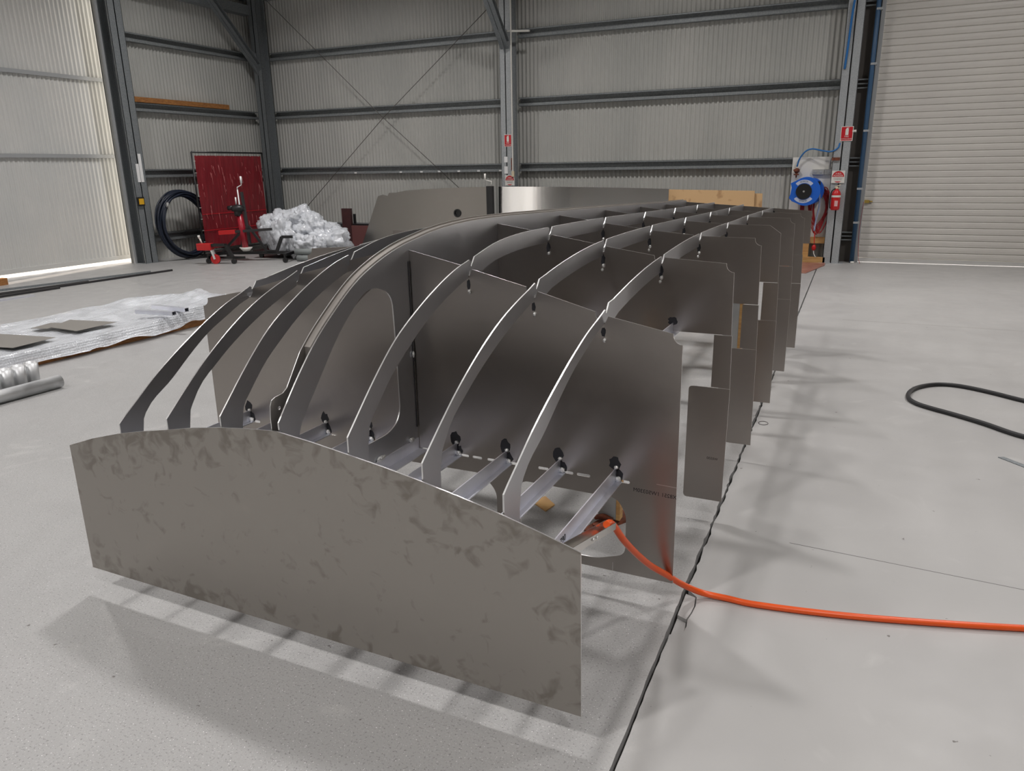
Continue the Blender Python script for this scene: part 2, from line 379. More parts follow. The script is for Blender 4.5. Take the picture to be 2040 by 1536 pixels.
structure(corrugated('wall_back', (XL-.02, YB), (-.16, YB), 0, ZC, m_wall, (0, -1)))
w = MB().box(-.16, YB-.02, 0, .10, YB+.04, ZC).build('wall_back', m_recess_shade); structure(w)  # recess beside the right column, its shade painted as a dark strip
structure(MB().box(.1, YB-.02, 5.2, XR, YB+.04, ZC).build('wall_back', m_walloff))
structure(corrugated('wall_left', (XL, 9.60), (XL, YB), 0, ZC, m_wall, (1, 0)))
structure(MB().box(XL-.05, YF, 0, XL, -.43, ZC).build('wall_left', m_walloff))
structure(MB().box(XL-.05, -.43, 5.4, XL, 9.60, ZC).build('wall_left', m_walloff))
structure(MB().box(XL-.5, YF, ZC, XR+.1, YB+.1, ZC+.1).build('ceiling', m_roof))
structure(MB().box(XR, YF, 0, XR+.1, YB+.05, ZC).build('wall_right', m_walloff))
structure(MB().box(XL-.05, YF-.1, 0, XR, YF, ZC).build('wall_front', m_walloff))

# sliding door outside the left wall opening (door_1): corrugated panels on rails, daylight past its edge
d1 = empty('door_1', (-12.26, 6, 0)); structure(d1)
def door_left(y0, y1):
    mb = MB(); vs = []; fs = []; L = y1-y0; pitch = .0762; sps = 8; n = int(L/pitch*sps)
    for i in range(n+1):
        s = y0+L*i/n; x = .009*math.sin(2*PI*s/pitch); vs += [(x, s, .10), (x, s, 5.4)]
    for i in range(n): fs.append((2*i, 2*i+1, 2*i+3, 2*i+2))
    mb.add(vs, fs, 0, True); mb.add([(-.03, y0, .05), (-.03, y1, .05), (-.03, y1, 5.4), (-.03, y0, 5.4)], [(0, 1, 2, 3)])
    mb.build('door_panel', m_doorwhite, d1)
    for z in (1.87, 3.14, 4.45): MB().box(.012, y0, z-.03, .055, y1-.02, z+.03).build('rail', m_railgrey, d1)
    MB().box(-.03, y0, .05, .03, y1, .125).build('bottom_rail', m_doorwhite, d1)
door_left(-4.02, 3.93); door_left(-5.78, -4.40); door_left(-6.60, -6.24)  # unseen gaps between nearer panels, added to mirror as streaks in the bright sheet
structure(MB().box(-15.5, 0, -.06, -12.02, 16, -.02).build('ground', mat('outside_paving', (.6, .56, .5), .8)))

# roller door (door_2)
d2 = empty('door_2', (1.9, 13.42, 0)); structure(d2)
def roller():
    mb = MB(); pitch = .0955; z = .07; vs = []; fs = []; x0, x1 = -1.78, 3.9; prof = [(0, 0), (.06, -.010), (.12, -.013), (.5, -.016), (.88, -.013), (.94, -.010)]
    rows = []
    while z < 5.2:
        for t, o in prof: rows.append((z+t*pitch, o))
        z += pitch
    for (zz, o) in rows: vs += [(x0, o, zz), (x1, o, zz)]
    for i in range(len(rows)-1): fs.append((2*i, 2*i+1, 2*i+3, 2*i+2))
    mb.add(vs, fs, 0, False); mb.add([(x0, .03, .0), (x1, .03, .0), (x1, .03, 5.2), (x0, .03, 5.2)], [(0, 1, 2, 3)])
    mb.build('slat_curtain', m_roll, d2)
    MB().box(x0, -.03, 0, x1, .0, .065).build('bottom_rail', mat('bottom_rail_alu', (.75, .75, .74), .3, .6), d2)
    g = MB(); g.box(-1.84, -.07, 0, -1.775, -.06, 5.2); g.box(-1.84, -.07, 0, -1.832, .02, 5.2); g.box(-1.785, -.06, 0, -1.775, -.02, 5.2)
    g.build('guide_rail', m_railgrey, d2)
    lk = MB(); lk.box(-1.77, -.045, .93, -1.70, -.022, .975); lk.cyl((-1.70, -.035, .952), (-1.655, -.035, .952), .010); lk.build('door_lock', m_brass, d2)
roller()

# girts (C sections laid with the open side to the room)
def girt(n, horiz, p0, p1, fixed, ztop_bottom):
    mb = MB(); z0 = ztop_bottom; z1 = z0+.15
    if horiz:  # along x at y=fixed (inner face), wall behind
        yi, yo = fixed, fixed+.085
        mb.box(p0, yo-.003, z0, p1, yo, z1); mb.box(p0, yi, z0, p1, yo, z0+.003); mb.box(p0, yi, z1-.003, p1, yo, z1)
        mb.box(p0, yi, z0, p1, yi+.003, z0+.05); mb.box(p0, yi, z1-.022, p1, yi+.003, z1)
    else:
        xi, xo = fixed, fixed-.085
        mb.box(xo, p0, z0, xo+.003, p1, z1); mb.box(xo, p0, z0, xi, p1, z0+.003); mb.box(xo, p0, z1-.003, xi, p1, z1)
        mb.box(xi-.003, p0, z0, xi, p1, z0+.05); mb.box(xi-.003, p0, z1-.022, xi, p1, z1)
    structure(mb.build('trim_%d' % n, m_girt))
n = 1
for z in (.345, 1.49, 2.635, 3.78, 4.93):
    for a, b_ in ((-11.5, -6.02), (-5.80, -.40)): girt(n, True, a, b_, 13.28, z); n += 1
    girt(n, False, 9.88, 13.15, -11.82, z); n += 1
    mb = MB()
    for dz in (0, .06, .12): mb.box(-.15, 13.30, z+dz, .0, 13.35, z+dz+.018)
    structure(mb.build('trim_%d' % n, m_galv)); n += 1

def column(cx, cy, w, d, axis, mt=m_galv, h=ZC):
    """two lipped C sections back to back; axis 'x': the flanges face along x"""
    mb = MB(); t = .006; g = .004
    for s in (-1, 1):
        if axis == 'y':
            xa, xb = (cx+g, cx+w/2) if s > 0 else (cx-w/2, cx-g)
            mb.box(xa, cy-d/2, 0, xb, cy-d/2+t, h); mb.box(xa, cy+d/2-t, 0, xb, cy+d/2, h)
            wx = xa if s > 0 else xb-t; mb.box(wx, cy-d/2, 0, wx+t, cy+d/2, h)
            lx = xb-t if s > 0 else xa; mb.box(lx, cy-d/2, 0, lx+t, cy-d/2+.03, h); mb.box(lx, cy+d/2-.03, 0, lx+t, cy+d/2, h)
        else:
            ya, yb = (cy+g, cy+w/2) if s > 0 else (cy-w/2, cy-g)
            mb.box(cx-d/2, ya, 0, cx-d/2+t, yb, h); mb.box(cx+d/2-t, ya, 0, cx+d/2, yb, h)
            wy = ya if s > 0 else yb-t; mb.box(cx-d/2, wy, 0, cx+d/2, wy+t, h)
            ly = yb-t if s > 0 else ya; mb.box(cx-d/2, ly, 0, cx-d/2+.03, ly+t, h); mb.box(cx+d/2-.03, ly, 0, cx+d/2, ly+t, h)
    mb.box(cx-w*.75 if axis == 'y' else cx-d/2-.02, cy-d/2-.02 if axis == 'y' else cy-w*.6, 0, cx+w*.75 if axis == 'y' else cx+d/2+.02, cy+d/2+.02 if axis == 'y' else cy+w*.6, .008)
    return structure(mb.build('column', mt))
column(-11.70, 9.74, .27, .24, 'x')
column(-11.56, 13.12, .22, .26, 'y')
column(-5.93, 13.12, .22, .26, 'y', m_galv_lt)
column(-.27, 13.16, .24, .22, 'y', m_galv_lt)
structure(MB().box(-11.84, 9.56, 0, -11.80, 9.60, 5.4).build('column', m_railgrey))

def knee(x, name='beam'):
    mb = MB(); a = Vector((x, 13.02, 3.55)); b_ = Vector((x, 11.30, 5.27))
    dd = (b_-a).normalized(); per = Vector((0, dd.z, -dd.y))
    for s in (-1, 1):
        c = Vector((s*.045, 0, 0)); mb.bar(a+c, b_+c, .075, .006, 0, per); 
        mb.bar(a+c+per*.085, b_+c+per*.085, .075, .006, 0, per); mb.bar(a+Vector((s*.008, 0, 0))+per*.04, b_+Vector((s*.008, 0, 0))+per*.04, .006, .085, 0, per)
    mb.prism([[(13.12, 3.30), (13.12, 3.85), (12.75, 3.98), (12.72, 3.86)]], lambda p, d: (d, p[0], p[1]), x-.006, x+.006)
    structure(mb.build(name, m_galv))
knee(-11.56); knee(-5.93)
structure(MB().box(-11.8, 9.9, 4.62, -11.62, 13.0, 4.80).build('beam', m_galv))

# wire cross bracing
for pts, lb in ((((-11.30, 13.14, 4.90), (-8.68, 13.14, 2.56), (-6.9, 13.14, 1.10)), 'thin steel brace wire falling from upper left to lower right on back wall'),
                (((-11.02, 13.19, .62), (-8.68, 13.19, 2.56), (-6.3, 13.19, 4.33)), 'thin steel brace wire rising from lower left to upper right on back wall')):
    tag(MB().tube(pts, .0065, 6, sub=1).build('brace_cable', m_cable), lb, 'cable', 'crossed brace wires on the back wall')
mb = MB().bar((-5.88, 13.0, 3.86), (-5.45, 12.97, 3.83), .04, .03); tag(mb.build('light_bracket', m_white), 'short white bar sticking out from the middle column near the top', 'bracket')

# high bay lamps
for i, (x, y, k) in enumerate(LAMPS):
    L = bpy.data.lights.new('high_bay', 'AREA'); L.shape = 'DISK'; L.size = .45; L.energy = LAMP_W*k*4; L.color = (1, .965, .945); L.spread = 2.45
    o = bpy.data.objects.new('high_bay_light', L); C.objects.link(o); o.location = (x, y, LAMP_Z-.02)
    sh = MB().cyl((0, 0, .0), (0, 0, .22), .24, 24, rb=.08, caps=False); sh.cyl((0, 0, .22), (0, 0, .40), .08, 16); sh.bar((0, 0, .40), (0, 0, ZC-LAMP_Z), .012, .012)
    q = sh.build('high_bay_lamp', m_galv_lt); q.location = (x, y, LAMP_Z); tag(q, 'round high bay lamp hanging from the shed roof', 'ceiling lamp', 'high bay lamps under the roof')

# ------------------------------------------------------------------ the boat hull framework
H = empty('hull_framework', (0, 0, 0), -0.0176410615)
tag(H, 'upturned aluminium boat hull framework of frames and curved stringers on the floor', 'boat frame')
ZB = .10; T = .005; VC = -1.585
ST = [2.389, 3.149, 3.923, 4.730, 5.550, 6.341, 7.120]
fu = lambda p, d: (p[0], d, p[1])      # plane across the hull: p = (v, z), d = u
fv = lambda p, d: (d, p[0], p[1])      # plane along the hull: p = (u, z), d = v
STR = [(-2.38, 3), (-2.11, 2), (-1.845, 1), (-1.305, 1), (-1.045, 2), (-.785, 3)]
TOPF = {1: [(1.612, .800), (1.778, .951), (1.894, 1.040), (2.039, 1.116), (2.185, 1.176), (2.302, 1.213), (2.40, 1.233)],
        2: [(1.611, .760), (1.728, .850), (1.817, .914), (1.912, .973), (2.03, 1.036), (2.137, 1.082), (2.25, 1.119), (2.346, 1.145), (2.40, 1.161)],
        3: [(1.597, .700), (1.640, .732), (1.706, .774), (1.801, .835), (1.904, .891), (2.013, .944), (2.107, .986), (2.232, 1.034), (2.341, 1.065), (2.41, 1.086)]}
TOPA = {1: [(2.431, 1.239), (2.611, 1.274), (2.806, 1.290), (3.161, 1.293), (3.92, 1.286), (4.73, 1.268), (5.55, 1.250), (6.34, 1.235), (7.12, 1.221)],
        2: [(2.443, 1.169), (2.635, 1.199), (2.91, 1.228), (3.15, 1.241), (3.92, 1.247), (4.73, 1.237), (5.55, 1.224), (6.34, 1.212), (7.12, 1.205)],
        3: [(2.466, 1.100), (2.665, 1.132), (2.918, 1.163), (3.173, 1.182), (3.594, 1.205), (3.92, 1.212), (4.552, 1.212), (4.96, 1.206), (5.55, 1.203), (6.34, 1.192), (7.12, 1.180)]}
LOWF = {1: [(1.735, .820), (1.857, .930), (1.956, .994), (2.05, 1.048), (2.18, 1.106), (2.336, 1.157), (2.40, 1.172)],
        2: [(1.725, .766), (1.785, .836), (1.878, .896), (1.976, .950), (2.112, 1.011), (2.236, 1.056), (2.40, 1.106)],
        3: [(1.720, .700), (1.766, .745), (1.880, .805), (2.003, .881), (2.108, .938), (2.234, .987), (2.329, 1.021), (2.40, 1.038)]}
KTAB = [(1.61, .805), (1.714, .924), (1.816, 1.024), (1.918, 1.101), (2.054, 1.186), (2.18, 1.237), (2.326, 1.277), (2.463, 1.300), (2.613, 1.320), (2.9, 1.335), (3.2, 1.334), (3.84, 1.320), (4.69, 1.299), (5.55, 1.275), (6.34, 1.252), (7.12, 1.233)]
# top edge heights of each frame at offsets 0, .265, .53, .79, edge, corner drop
FT = [(1.268, 1.210, 1.142, 1.069, 1.012), (1.310, 1.268, 1.222, 1.180, 1.158), (1.300, 1.263, 1.228, 1.203, 1.194), (1.283, 1.250, 1.222, 1.204, 1.198), (1.262, 1.232, 1.209, 1.197, 1.188), (1.240, 1.217, 1.197, 1.185, 1.174), (1.226, 1.205, 1.190, 1.176, 1.151)]
VE = [-.512, -.480, -.475, -.467, -.463, -.460, -.462]      # right edge of each frame at the corner
VBm = [-.506, -.469, -.453, -.449, -.447, -.446, -.455]     # right edge at the bottom
seed = random.Random(11)
def soot(mb, v, z, r, u, k=1.4):
    n = 14; mb.prism([[(v+r*seed.uniform(.7, 1.15)*math.cos(2*PI*i/n), z+k*r*seed.uniform(.7, 1.15)*math.sin(2*PI*i/n)) for i in range(n)]], fu, u-.0006, u, 2)
def top_z(i, v):
    o = abs(v-VC); h = (VE[i]-VC); tab = [(0, FT[i][0]), (.265, FT[i][1]), (.53, FT[i][2]), (.79, FT[i][3]), (h, FT[i][4])]
    return float(np.interp(o, [t[0] for t in tab], [t[1] for t in tab]))
def half_top(i):
    """top edge from the centre line to the right-hand corner, with notches for the stringers"""
    P = []
    P.append((VC+.02, top_z(i, VC+.02)))
    if i < 6:
        for v, k in STR[3:]:
            zt = top_z(i, v); P += [(v-.030, top_z(i, v-.030)), (v-.028, zt-.010), (v-.020, zt-.022), (v-.012, zt-.029), (v+.006, zt-.029), (v+.016, top_z(i, v+.016)-.002)]
    e = VE[i]; zt = FT[i][4]
    if i == 6: P += [(e, zt)]
    elif i == 3: P += [(e-.065, top_z(i, e-.065)), (e, zt-.045)]
    else:
        P += [(e-.032, top_z(i, e-.032))]; P += [(e-.032+.032*(1-math.cos(a)), top_z(i, e-.032)-.006-.030*math.sin(a)) for a in (0.15, .5, .9, 1.3, 1.57)]
    return P
def mirror(P): return [(2*VC-p[0], p[1]) for p in P]
BARS = [-2.453, -2.238, -2.022, -1.797, -1.585, -1.38, -1.162, -.943, -.728]
for i, u in enumerate(ST):
    R_ = half_top(i); Lf = mirror(R_)[::-1]; top = Lf+R_; mb = MB()
    if i == 0:
        vb = VBm[0]; out = top+[(vb, ZB), (2*VC-vb, ZB)]
        hb = rpoly([(-1.108, .402), (-.72, .397), (-.686, .335), (-.686, .175), (-.80, .138), (-1.0, .138), (-1.108, .185)], [.035, .03, .02, .03, .03, .03, .03])
        ha = rpoly([(-1.745, .40), (-1.27, .403), (-1.209, .335), (-1.209, .185), (-1.30, .138), (-1.70, .138), (-1.79, .20), (-1.79, .345)], .03)
        hc = mirror(hb)[::-1]; slots = []
        for v in BARS:
            if v != BARS[4]: slots.append(rrect(v+.004, .4605, v+.052, .4715, .005, 3)); 
        for v in (-2.385, -2.21, -1.745, -1.53, -1.30, -1.235, -1.02, -.865): slots.append(rrect(v-.012, .4605, v+.040 if v == -.865 else v+.03, .4715, .005, 3))
        bl = [(-1.27, .4605)]
        slots = [s for s in slots]
        # drop overlapping slots
        keep = []
        for s in slots:
            a, b_ = min(p[0] for p in s), max(p[0] for p in s)
            if all(b_ < min(p[0] for p in k)-.004 or a > max(p[0] for p in k)+.004 for k in keep): keep.append(s)
        mb.prism([out, ha, hb, hc]+keep, fu, u-T/2, u+T/2, 0, 1)
        for v in BARS: soot(mb, v-.006, .530, .022, u-T/2); soot(mb, v+.007, .484, .019, u-T/2)
        for v in (STR[3][0], STR[4][0], STR[5][0]): soot(mb, v, top_z(0, v)-.062, .008, u-T/2, 2.4)
        mb.prism([[(-.58, .476), (-.506, .474), (-.506, .4755), (-.58, .4775)]], fu, u-T/2-.0003, u-T/2, 1)
        mb.prism([[(-.7325, .10), (-.7310, .10), (-.7310, .135), (-.7325, .135)]], fu, u-T/2-.0003, u-T/2, 1)
    else:
        zb = .862 if i < 6 else .87; e = VE[i]; eb = e+.006
        out = top+[(eb, zb), (2*VC-eb, zb)]
        mb.prism([out], fu, u-T/2, u+T/2, 0, 1)
        for v, k in STR: soot(mb, v+.002, top_z(i, v)-.064, .010, u-T/2, 2.6)
        for v in (-2.45, -2.0, -1.16, -.722) if i < 6 else (): soot(mb, v, .905, .024, u-T/2, .8)
    fr = mb.build('transverse_frame', [m_plate, m_edge, m_soot], H)
    bead = lambda c, r, j=.13: MB().ell(c, *r, jit=j).build('weld_bead', m_weld, fr)
    if i == 0:
        for v in BARS: bead((v+.002, u-.008, .519), (.009, .008, .007)); bead((v+.009, u-.009, .475), (.013, .010, .011))
    for v, k in STR:
        z = top_z(i, v); bead((v+.006, u-.007, z-.088), (.007, .007, .009))
        if i and k > 1: bead((v+.001, u-.008, z-.106), (.006, .006, .007))
    if 0 < i < 6:
        a, bt = VE[i]+.006, VBm[i]
        for s in (0, 1):
            f = (lambda P: P) if s == 0 else (lambda P: mirror(P)[::-1])
            MB().prism([f([(-.545, .629), (a+.008, .629), (a+.003, .859), (-.545, .859)])], fu, u-T/2, u+T/2, 0, 1).build('side_strip', [m_plate, m_edge], fr)
            MB().prism([f(rpoly([(-.640, ZB), (bt, ZB), (a+.009, .626), (-.640, .626)], [.018, .001, .001, .018]))], fu, u-T/2, u+T/2, 0, 1).build('lower_leg', [m_plate, m_edge], fr)

# curved stringers
def stringer(v, k, bay):
    if bay == 0:
        up_ = [(uu, cub(TOPF[k], uu)) for uu in np.linspace(1.622, 2.372, 26)]
        u1 = 2.398; zt = cub(TOPF[k], u1)
        tab = [(2.396, zt), (2.404, zt-.006), (2.406, zt-.025), (2.400, zt-.038), (2.384, zt-.044)]
        lo = [(uu, cub(LOWF[k], uu)) for uu in np.linspace(2.382, 1.742, 22)]
        poly = up_+tab+lo+[(1.728, lo[-1][1]-.02), (1.715, lo[-1][1]-.08), (1.715, .56), (1.622, .56)]
    else:
        a, b_ = ST[bay-1], ST[bay]; zt = lambda q: cub(TOPA[k], q)
        us = np.linspace(a+.048, b_-.004, 14)
        up_ = [(a+.012, zt(a+.05)-.034), (a+.022, zt(a+.05)-.030), (a+.030, zt(a+.05)-.022)]+[(q, zt(q)) for q in us]
        end = [(b_+.006, zt(b_)-.002), (b_+.009, zt(b_)-.014), (b_+.003, zt(b_)-.026), (b_-.006, zt(b_)-.028)]
        dep = .066
        lo = [(q, zt(q)-dep) for q in np.linspace(b_-.006, a+.16, 10)]+[(a+.11, zt(a+.11)-dep-.006), (a+.07, zt(a+.07)-.085), (a+.004, zt(a+.05)-.105)]
        poly = up_+end+lo
    vf = {-2.38: -2.285, -2.11: -2.045, -1.845: -1.80, -1.305: -1.303, -1.045: -1.053, -.785: -.803}[v]
    f = fv if bay else (lambda p, d: (d+(vf-v)*max(0, 2.389-p[0])/.775, p[0], p[1]))
    MB().prism([poly], f, v-.0025, v+.0025, 0, 1).build('curved_stringer', [m_string, m_edge], H)
for bay in range(7):
    for v, k in STR:
        stringer(v, k, bay)

# keel: full-depth web plate with a round-cornered opening, and the bar laid along it
kz = lambda q: cub(KTAB, q)
top = [(q, kz(q)) for q in list(np.linspace(1.622, 2.5, 34))+list(np.linspace(2.56, 7.12, 44))]
out = top+[(7.12, .865), (2.395, .865), (2.383, .82), (2.383, .515), (1.622, .515)]
hole = rpoly([(1.70, .60), (1.70, .765), (1.95, 1.045), (2.12, 1.165), (2.262, 1.12), (2.270, .90), (2.272, .64), (2.20, .596)], [.03, .06, .10, .07, .06, .05, .05, .05], 8)
kb = MB().prism([out, hole[::-1]], fv, -1.5625, -1.5575, 0, 1).build('keel_plate', [m_string, m_edge], H)
kt = lambda q: kz(q)+.013
top = [(1.622, .70), (1.622, .83), (1.626, .868), (1.634, .884), (1.65, .890), (1.685, .893), (1.705, .905), (1.735, .945)]+[(q, kt(q)) for q in list(np.linspace(1.78, 2.5, 30))+list(np.linspace(2.56, 7.12, 44))]
low = [(q, kz(q)-.075) for q in list(np.linspace(7.12, 2.56, 24))+list(np.linspace(2.5, 1.80, 16))]+[(1.74, .83), (1.72, .70)]
dot = [(1.662+.006*math.cos(a), .852+.006*math.sin(a)) for a in [2*PI*k/12 for k in range(12)]]
MB().prism([top+low, dot], fv, -1.590, -1.587, 0, 1).build('keel_bar', [m_pack, m_edge], H)
fl = [(q, kz(q)+.006) for q in list(np.linspace(1.80, 2.5, 28))+list(np.linspace(2.56, 7.12, 44))]
MB().prism([fl+low[:-2]], fv, -1.5868, -1.5628).build('keel_packing', [m_pack], H)
for uu in (2.33, 2.12, 1.93): MB().ell((-1.553, uu, .521), .009, .030 if uu != 2.33 else .018, .010, jit=.12).build('weld_bead', m_weld, kb)
MB().tube([(-1.556, 2.380, z) for z in np.linspace(.56, 1.22, 8)], .0018, 6, sub=1).build('weld_seam', m_darksteel, kb); MB().ell((-1.553, 2.375, .86), .006, .006, .014).build('weld_bead', m_weld, kb)

# deck stringers: angle bars from the front plate to the first frame, and between the later frames
def angle(v, u0, u1, zt, h=.053, w=.024):
    MB().prism([[(v-.002, zt-h), (v+w, zt-h), (v+w, zt-h+.004), (v+.002, zt-h+.004), (v+.002, zt), (v-.002, zt)]], fu, u0, u1).build('deck_stringer', [m_extr], H)
for v in BARS:
    if v == BARS[4]: angle(-1.556, 1.625, 2.384, .514, .05, .045)
    else: angle(v, 1.625, 2.384, .516)
for bay in range(1, 6):
    for v in (-2.45, -2.0, -1.16, -.722):
        angle(v, ST[bay-1]+.02, ST[bay]-.004, .898, .04, .03)
text_mesh('pencil_mark', '790', .030, m_black, H, frame3((0, 1, 0), (0, 0, 1), (-.7255, 1.86, .487)))
# stamped code on the first frame, mirrored
Mx = frame3((1, 0, -.03), (.0, 0, 1), (-.585, 2.389-T/2-.0006, .440)) @ Matrix.Diagonal((-1, 1, 1, 1))
text_mesh('stamped_code', 'X8251 1W50330M', .020, m_darksteel, H, Mx)
text_mesh('stamped_code', 'W0330', .016, m_darksteel, H, frame3((1, 0, -.03), (0, 0, 1), (-.52, ST[1]-T/2-.0006, .30)) @ Matrix.Diagonal((-1, 1, 1, 1)))

# front plate with the cambered top edge
fp = [(-2.567, .602), (-2.43, .648), (-2.287, .686), (-2.16, .712), (-2.045, .733), (-1.92, .757), (-1.797, .775), (-1.68, .787), (-1.566, .795), (-1.43, .779), (-1.303, .760), (-1.18, .741), (-1.053, .718), (-.93, .693), (-.803, .664), (-.69, .634), (-.580, .601), (-.574, ZB), (-2.569, ZB)]
MB().prism([fp], fu, 1.6125, 1.6175, 0, 1).build('front_plate', [m_front, m_edge], H)
# end plate hole flange
mb = MB().ring_pipe((-.80, 7.10, 1.13), (-.80, 7.116, 1.13), .030, .008); mb.cyl((-.80, 7.112, 1.13), (-.80, 7.117, 1.13), .022); mb.build('drain_fitting', m_black, H)

# bright clamp angle on the corner, the orange hose runs out of it
ca = empty('clamp_channel', (0, 0, 0)); tag(ca, 'short bright steel channel clamped behind the right corner of the front plate', 'channel')
A = Vector((-.607, 1.66, .565)); B_ = Vector((-.603, 2.055, .455)); d = (B_-A).normalized(); sd = Vector((1, 0, 0)); nn = sd.cross(d)
mb = MB()
for o, w_, h_ in ((Vector((0, 0, 0)), .036, .002),): mb.bar(A+o, B_+o, w_, h_, 0, nn)
mb.bar(A+sd*.018+nn*.011, B_+sd*.018+nn*.011, .002, .022, 0, nn); mb.bar(A-sd*.018+nn*.011, B_-sd*.018+nn*.011, .002, .022, 0, nn)
mb.build('channel_body', m_chrome, ca)
for k in (.42, .50): mb = MB().cyl(A.lerp(B_, k)+nn*.012+sd*.019, A.lerp(B_, k)+nn*.012+sd*.024, .005, 10); mb.build('rivet', m_edge, ca)
hose = [(-.604, 2.02, .484), (-.602, 2.05, .476), (-.597, 2.085, .448), (-.580, 2.13, .385), (-.558, 2.21, .300), (-.528, 2.31, .205), (-.482, 2.385, .135), (-.440, 2.45, .072), (-.375, 2.50, .024), (-.28, 2.515, .013), (-.19, 2.515, .012), (.04, 2.55, .012), (.30, 2.61, .012), (.68, 2.72, .012), (1.4, 2.95, .012), (2.2, 3.3, .012)]
tag(MB().tube(hose, .0115, 14).build('orange_hose', m_orange), 'orange air hose from the front corner of the hull across the floor', 'hose')

# adjustable props under the hull
def prop(u, v, h, label, wd=.085):
    e = empty('support_prop', (0, 0, 0), H.rotation_euler.z); tag(e, label, 'prop', 'timber props standing under the hull')
    MB().box(v-wd/2, u-.02, .03, v+wd/2, u+.02, h).build('post', [m_greypost], e, .002)
    MB().box(v+wd/2, u-.022, .03, v+wd/2+.018, u+.022, h).build('edge_batten', m_wood, e)
    mb = MB(); c = [(v-.075, u-.13), (v-.02, u-.14), (v+.085, u+.05), (v+.08, u+.13), (v+.0, u+.12)]
    mb.prism([rpoly(c, .018)], lambda p, d: (p[0], p[1], d), 0, .014)
    mb.build('base_plate', m_rust, e); mb = MB().cyl((v-.03, u-.075, .014), (v-.03, u-.075, .022), .018, 6); mb.tube([(v-.05, u-.03, .03), (v-.01, u-.035, .045), (v+.03, u-.03, .03)], .012, 8); mb.build('nut', m_rust, e)
prop(2.945, -.965+.035, .862, 'grey painted timber prop on a rusty plate, seen through the first frame cutout')
prop(4.38, -.6625, .858, 'timber prop with a pale edge, seen through the slot of the third frame')
prop(2.945, -2.24, .862, 'timber prop hidden under the left side of the hull by the first frame')
prop(6.0, -2.24, .858, 'timber prop hidden under the left side of the hull near the far end')
prop(6.0, -.93, .858, 'timber prop hidden under the right side of the hull near the far end')
tag(MB().prism([[(-1.285, 3.03), (-1.24, 3.105), (-1.165, 3.035), (-1.18, 2.955)]], lambda p, d: (p[0], p[1], d), 0, .006).build('wood_offcut', m_wood), 'small square offcut of plywood lying on the floor under the hull', 'wood offcut')

# ------------------------------------------------------------------ wrapped sheets on pallet at left
def wrapped():
    px0, px1, py0, py1 = -7.62, -6.22, 2.3, 6.25
    p = empty('timber_pallet', (0, 0, 0)); tag(p, 'low timber pallet under the bubble wrapped sheets', 'pallet')
    for x in (px0+.1, (px0+px1)/2, px1-.06): MB().box(x-.05, py0, 0, x+.05, py1, .07).build('bearer', m_woodo, p)
    for k in range(9): y = py0+.15+k*(py1-py0-.4)/8; MB().box(px0, y, .07, px1, y+.12, .09).build('slat', m_woodo, p)
    tag(MB().box(px0+.02, py0+.02, .09, px1-.0, py1-.02, .115).build('sheet_stack', m_plate2), 'flat stack of sheets with an orange board underneath, wrapped on the pallet', 'sheet stack')
    nx, ny = 90, 190; vs = []; fs = []; X0, X1, Y0, Y1 = px0-.33, px1+.13, py0-.3, py1+.85
    for j in range(ny+1):
        for i in range(nx+1):
            x = X0+(X1-X0)*i/nx; y = Y0+(Y1-Y0)*j/ny
            wv = noise.noise(Vector((x*1.4, y*1.1, 3)))*.07
            dx = max(px0+.02-x, x-px1-.012+wv*.3, 0); dy = max(y-py1, 0)
            dd = math.hypot(dx, dy)
            base = .135
            hz = base if dd <= .0 else max(.012, base-dd*(1.05+1.0*noise.noise(Vector((x*2, y*2.3, 7)))))
            rid = abs(noise.noise(Vector((x*3.2+.8*y, y*.9, 1.5))))*.035+abs(noise.noise(Vector((x*9, y*3.0, 5))))*.014
            far = max(0, min(1, (y-5.2)/.9))
            hz += rid*(1+1.6*far)+far*.05*max(0, noise.noise(Vector((x*2.2, y*2, 9)))+.3)
            if x > px1: hz = max(hz, .040+.055*noise.noise(Vector((0, y*2.6, 4))))
            if x > px1-.05: x = x-.8*max(0, x-px1)*(.5+.8*noise.noise(Vector((0, y*1.7, 2))))
            vs.append((x, y, max(hz, .006)))
    for j in range(ny):
        for i in range(nx): a = j*(nx+1)+i; fs.append((a, a+1, a+nx+2, a+nx+1))
    tag(MB().add(vs, fs, 0, True).build('bubble_wrap_cover', m_bubble), 'crinkled clear bubble wrap draped over the low stack at the left', 'bubble wrap')
    def sheet(P, z, lb):
        tag(MB().prism([P], lambda p, d: (p[0], p[1], d), z, z+.003).build('metal_sheet', m_plate2), lb, 'metal sheet', 'loose grey sheets on the bubble wrap')
    sheet([(-7.0, 4.136), (-6.36, 4.216), (-6.311, 3.806), (-6.95, 3.70)], .172, 'loose grey metal sheet on the bubble wrap, nearest the pipes')
    sheet([(-6.812, 4.487), (-6.985, 4.807), (-6.422, 4.89), (-6.405, 4.454)], .178, 'loose grey metal sheet on the bubble wrap, the farther of two')
    sheet([(-6.977, 4.403), (-7.05, 4.66), (-6.88, 4.70), (-6.80, 4.45)], .172, 'thin sliver of grey metal sheet poking out beside the farther sheet')
    for (a, b_), lb in ((((-6.55, 5.235, .215), (-6.09, 5.285, .215)), 'short square aluminium tube on the bubble wrap, the nearer one'), (((-6.60, 5.48, .220), (-6.10, 5.455, .220)), 'short square aluminium tube on the bubble wrap, the farther one')):
        mb = MB(); a = Vector(a); b_ = Vector(b_); s = Vector((0, .024, 0)); zz = Vector((0, 0, .018))
        mb.bar(a+zz, b_+zz, .052, .003); mb.bar(a-zz, b_-zz, .052, .003); mb.bar(a+s, b_+s, .003, .036); mb.bar(a-s, b_-s, .003, .036)
        tag(mb.build('box_tube', m_extr), lb, 'metal tube', 'short box tubes on the bubble wrap')
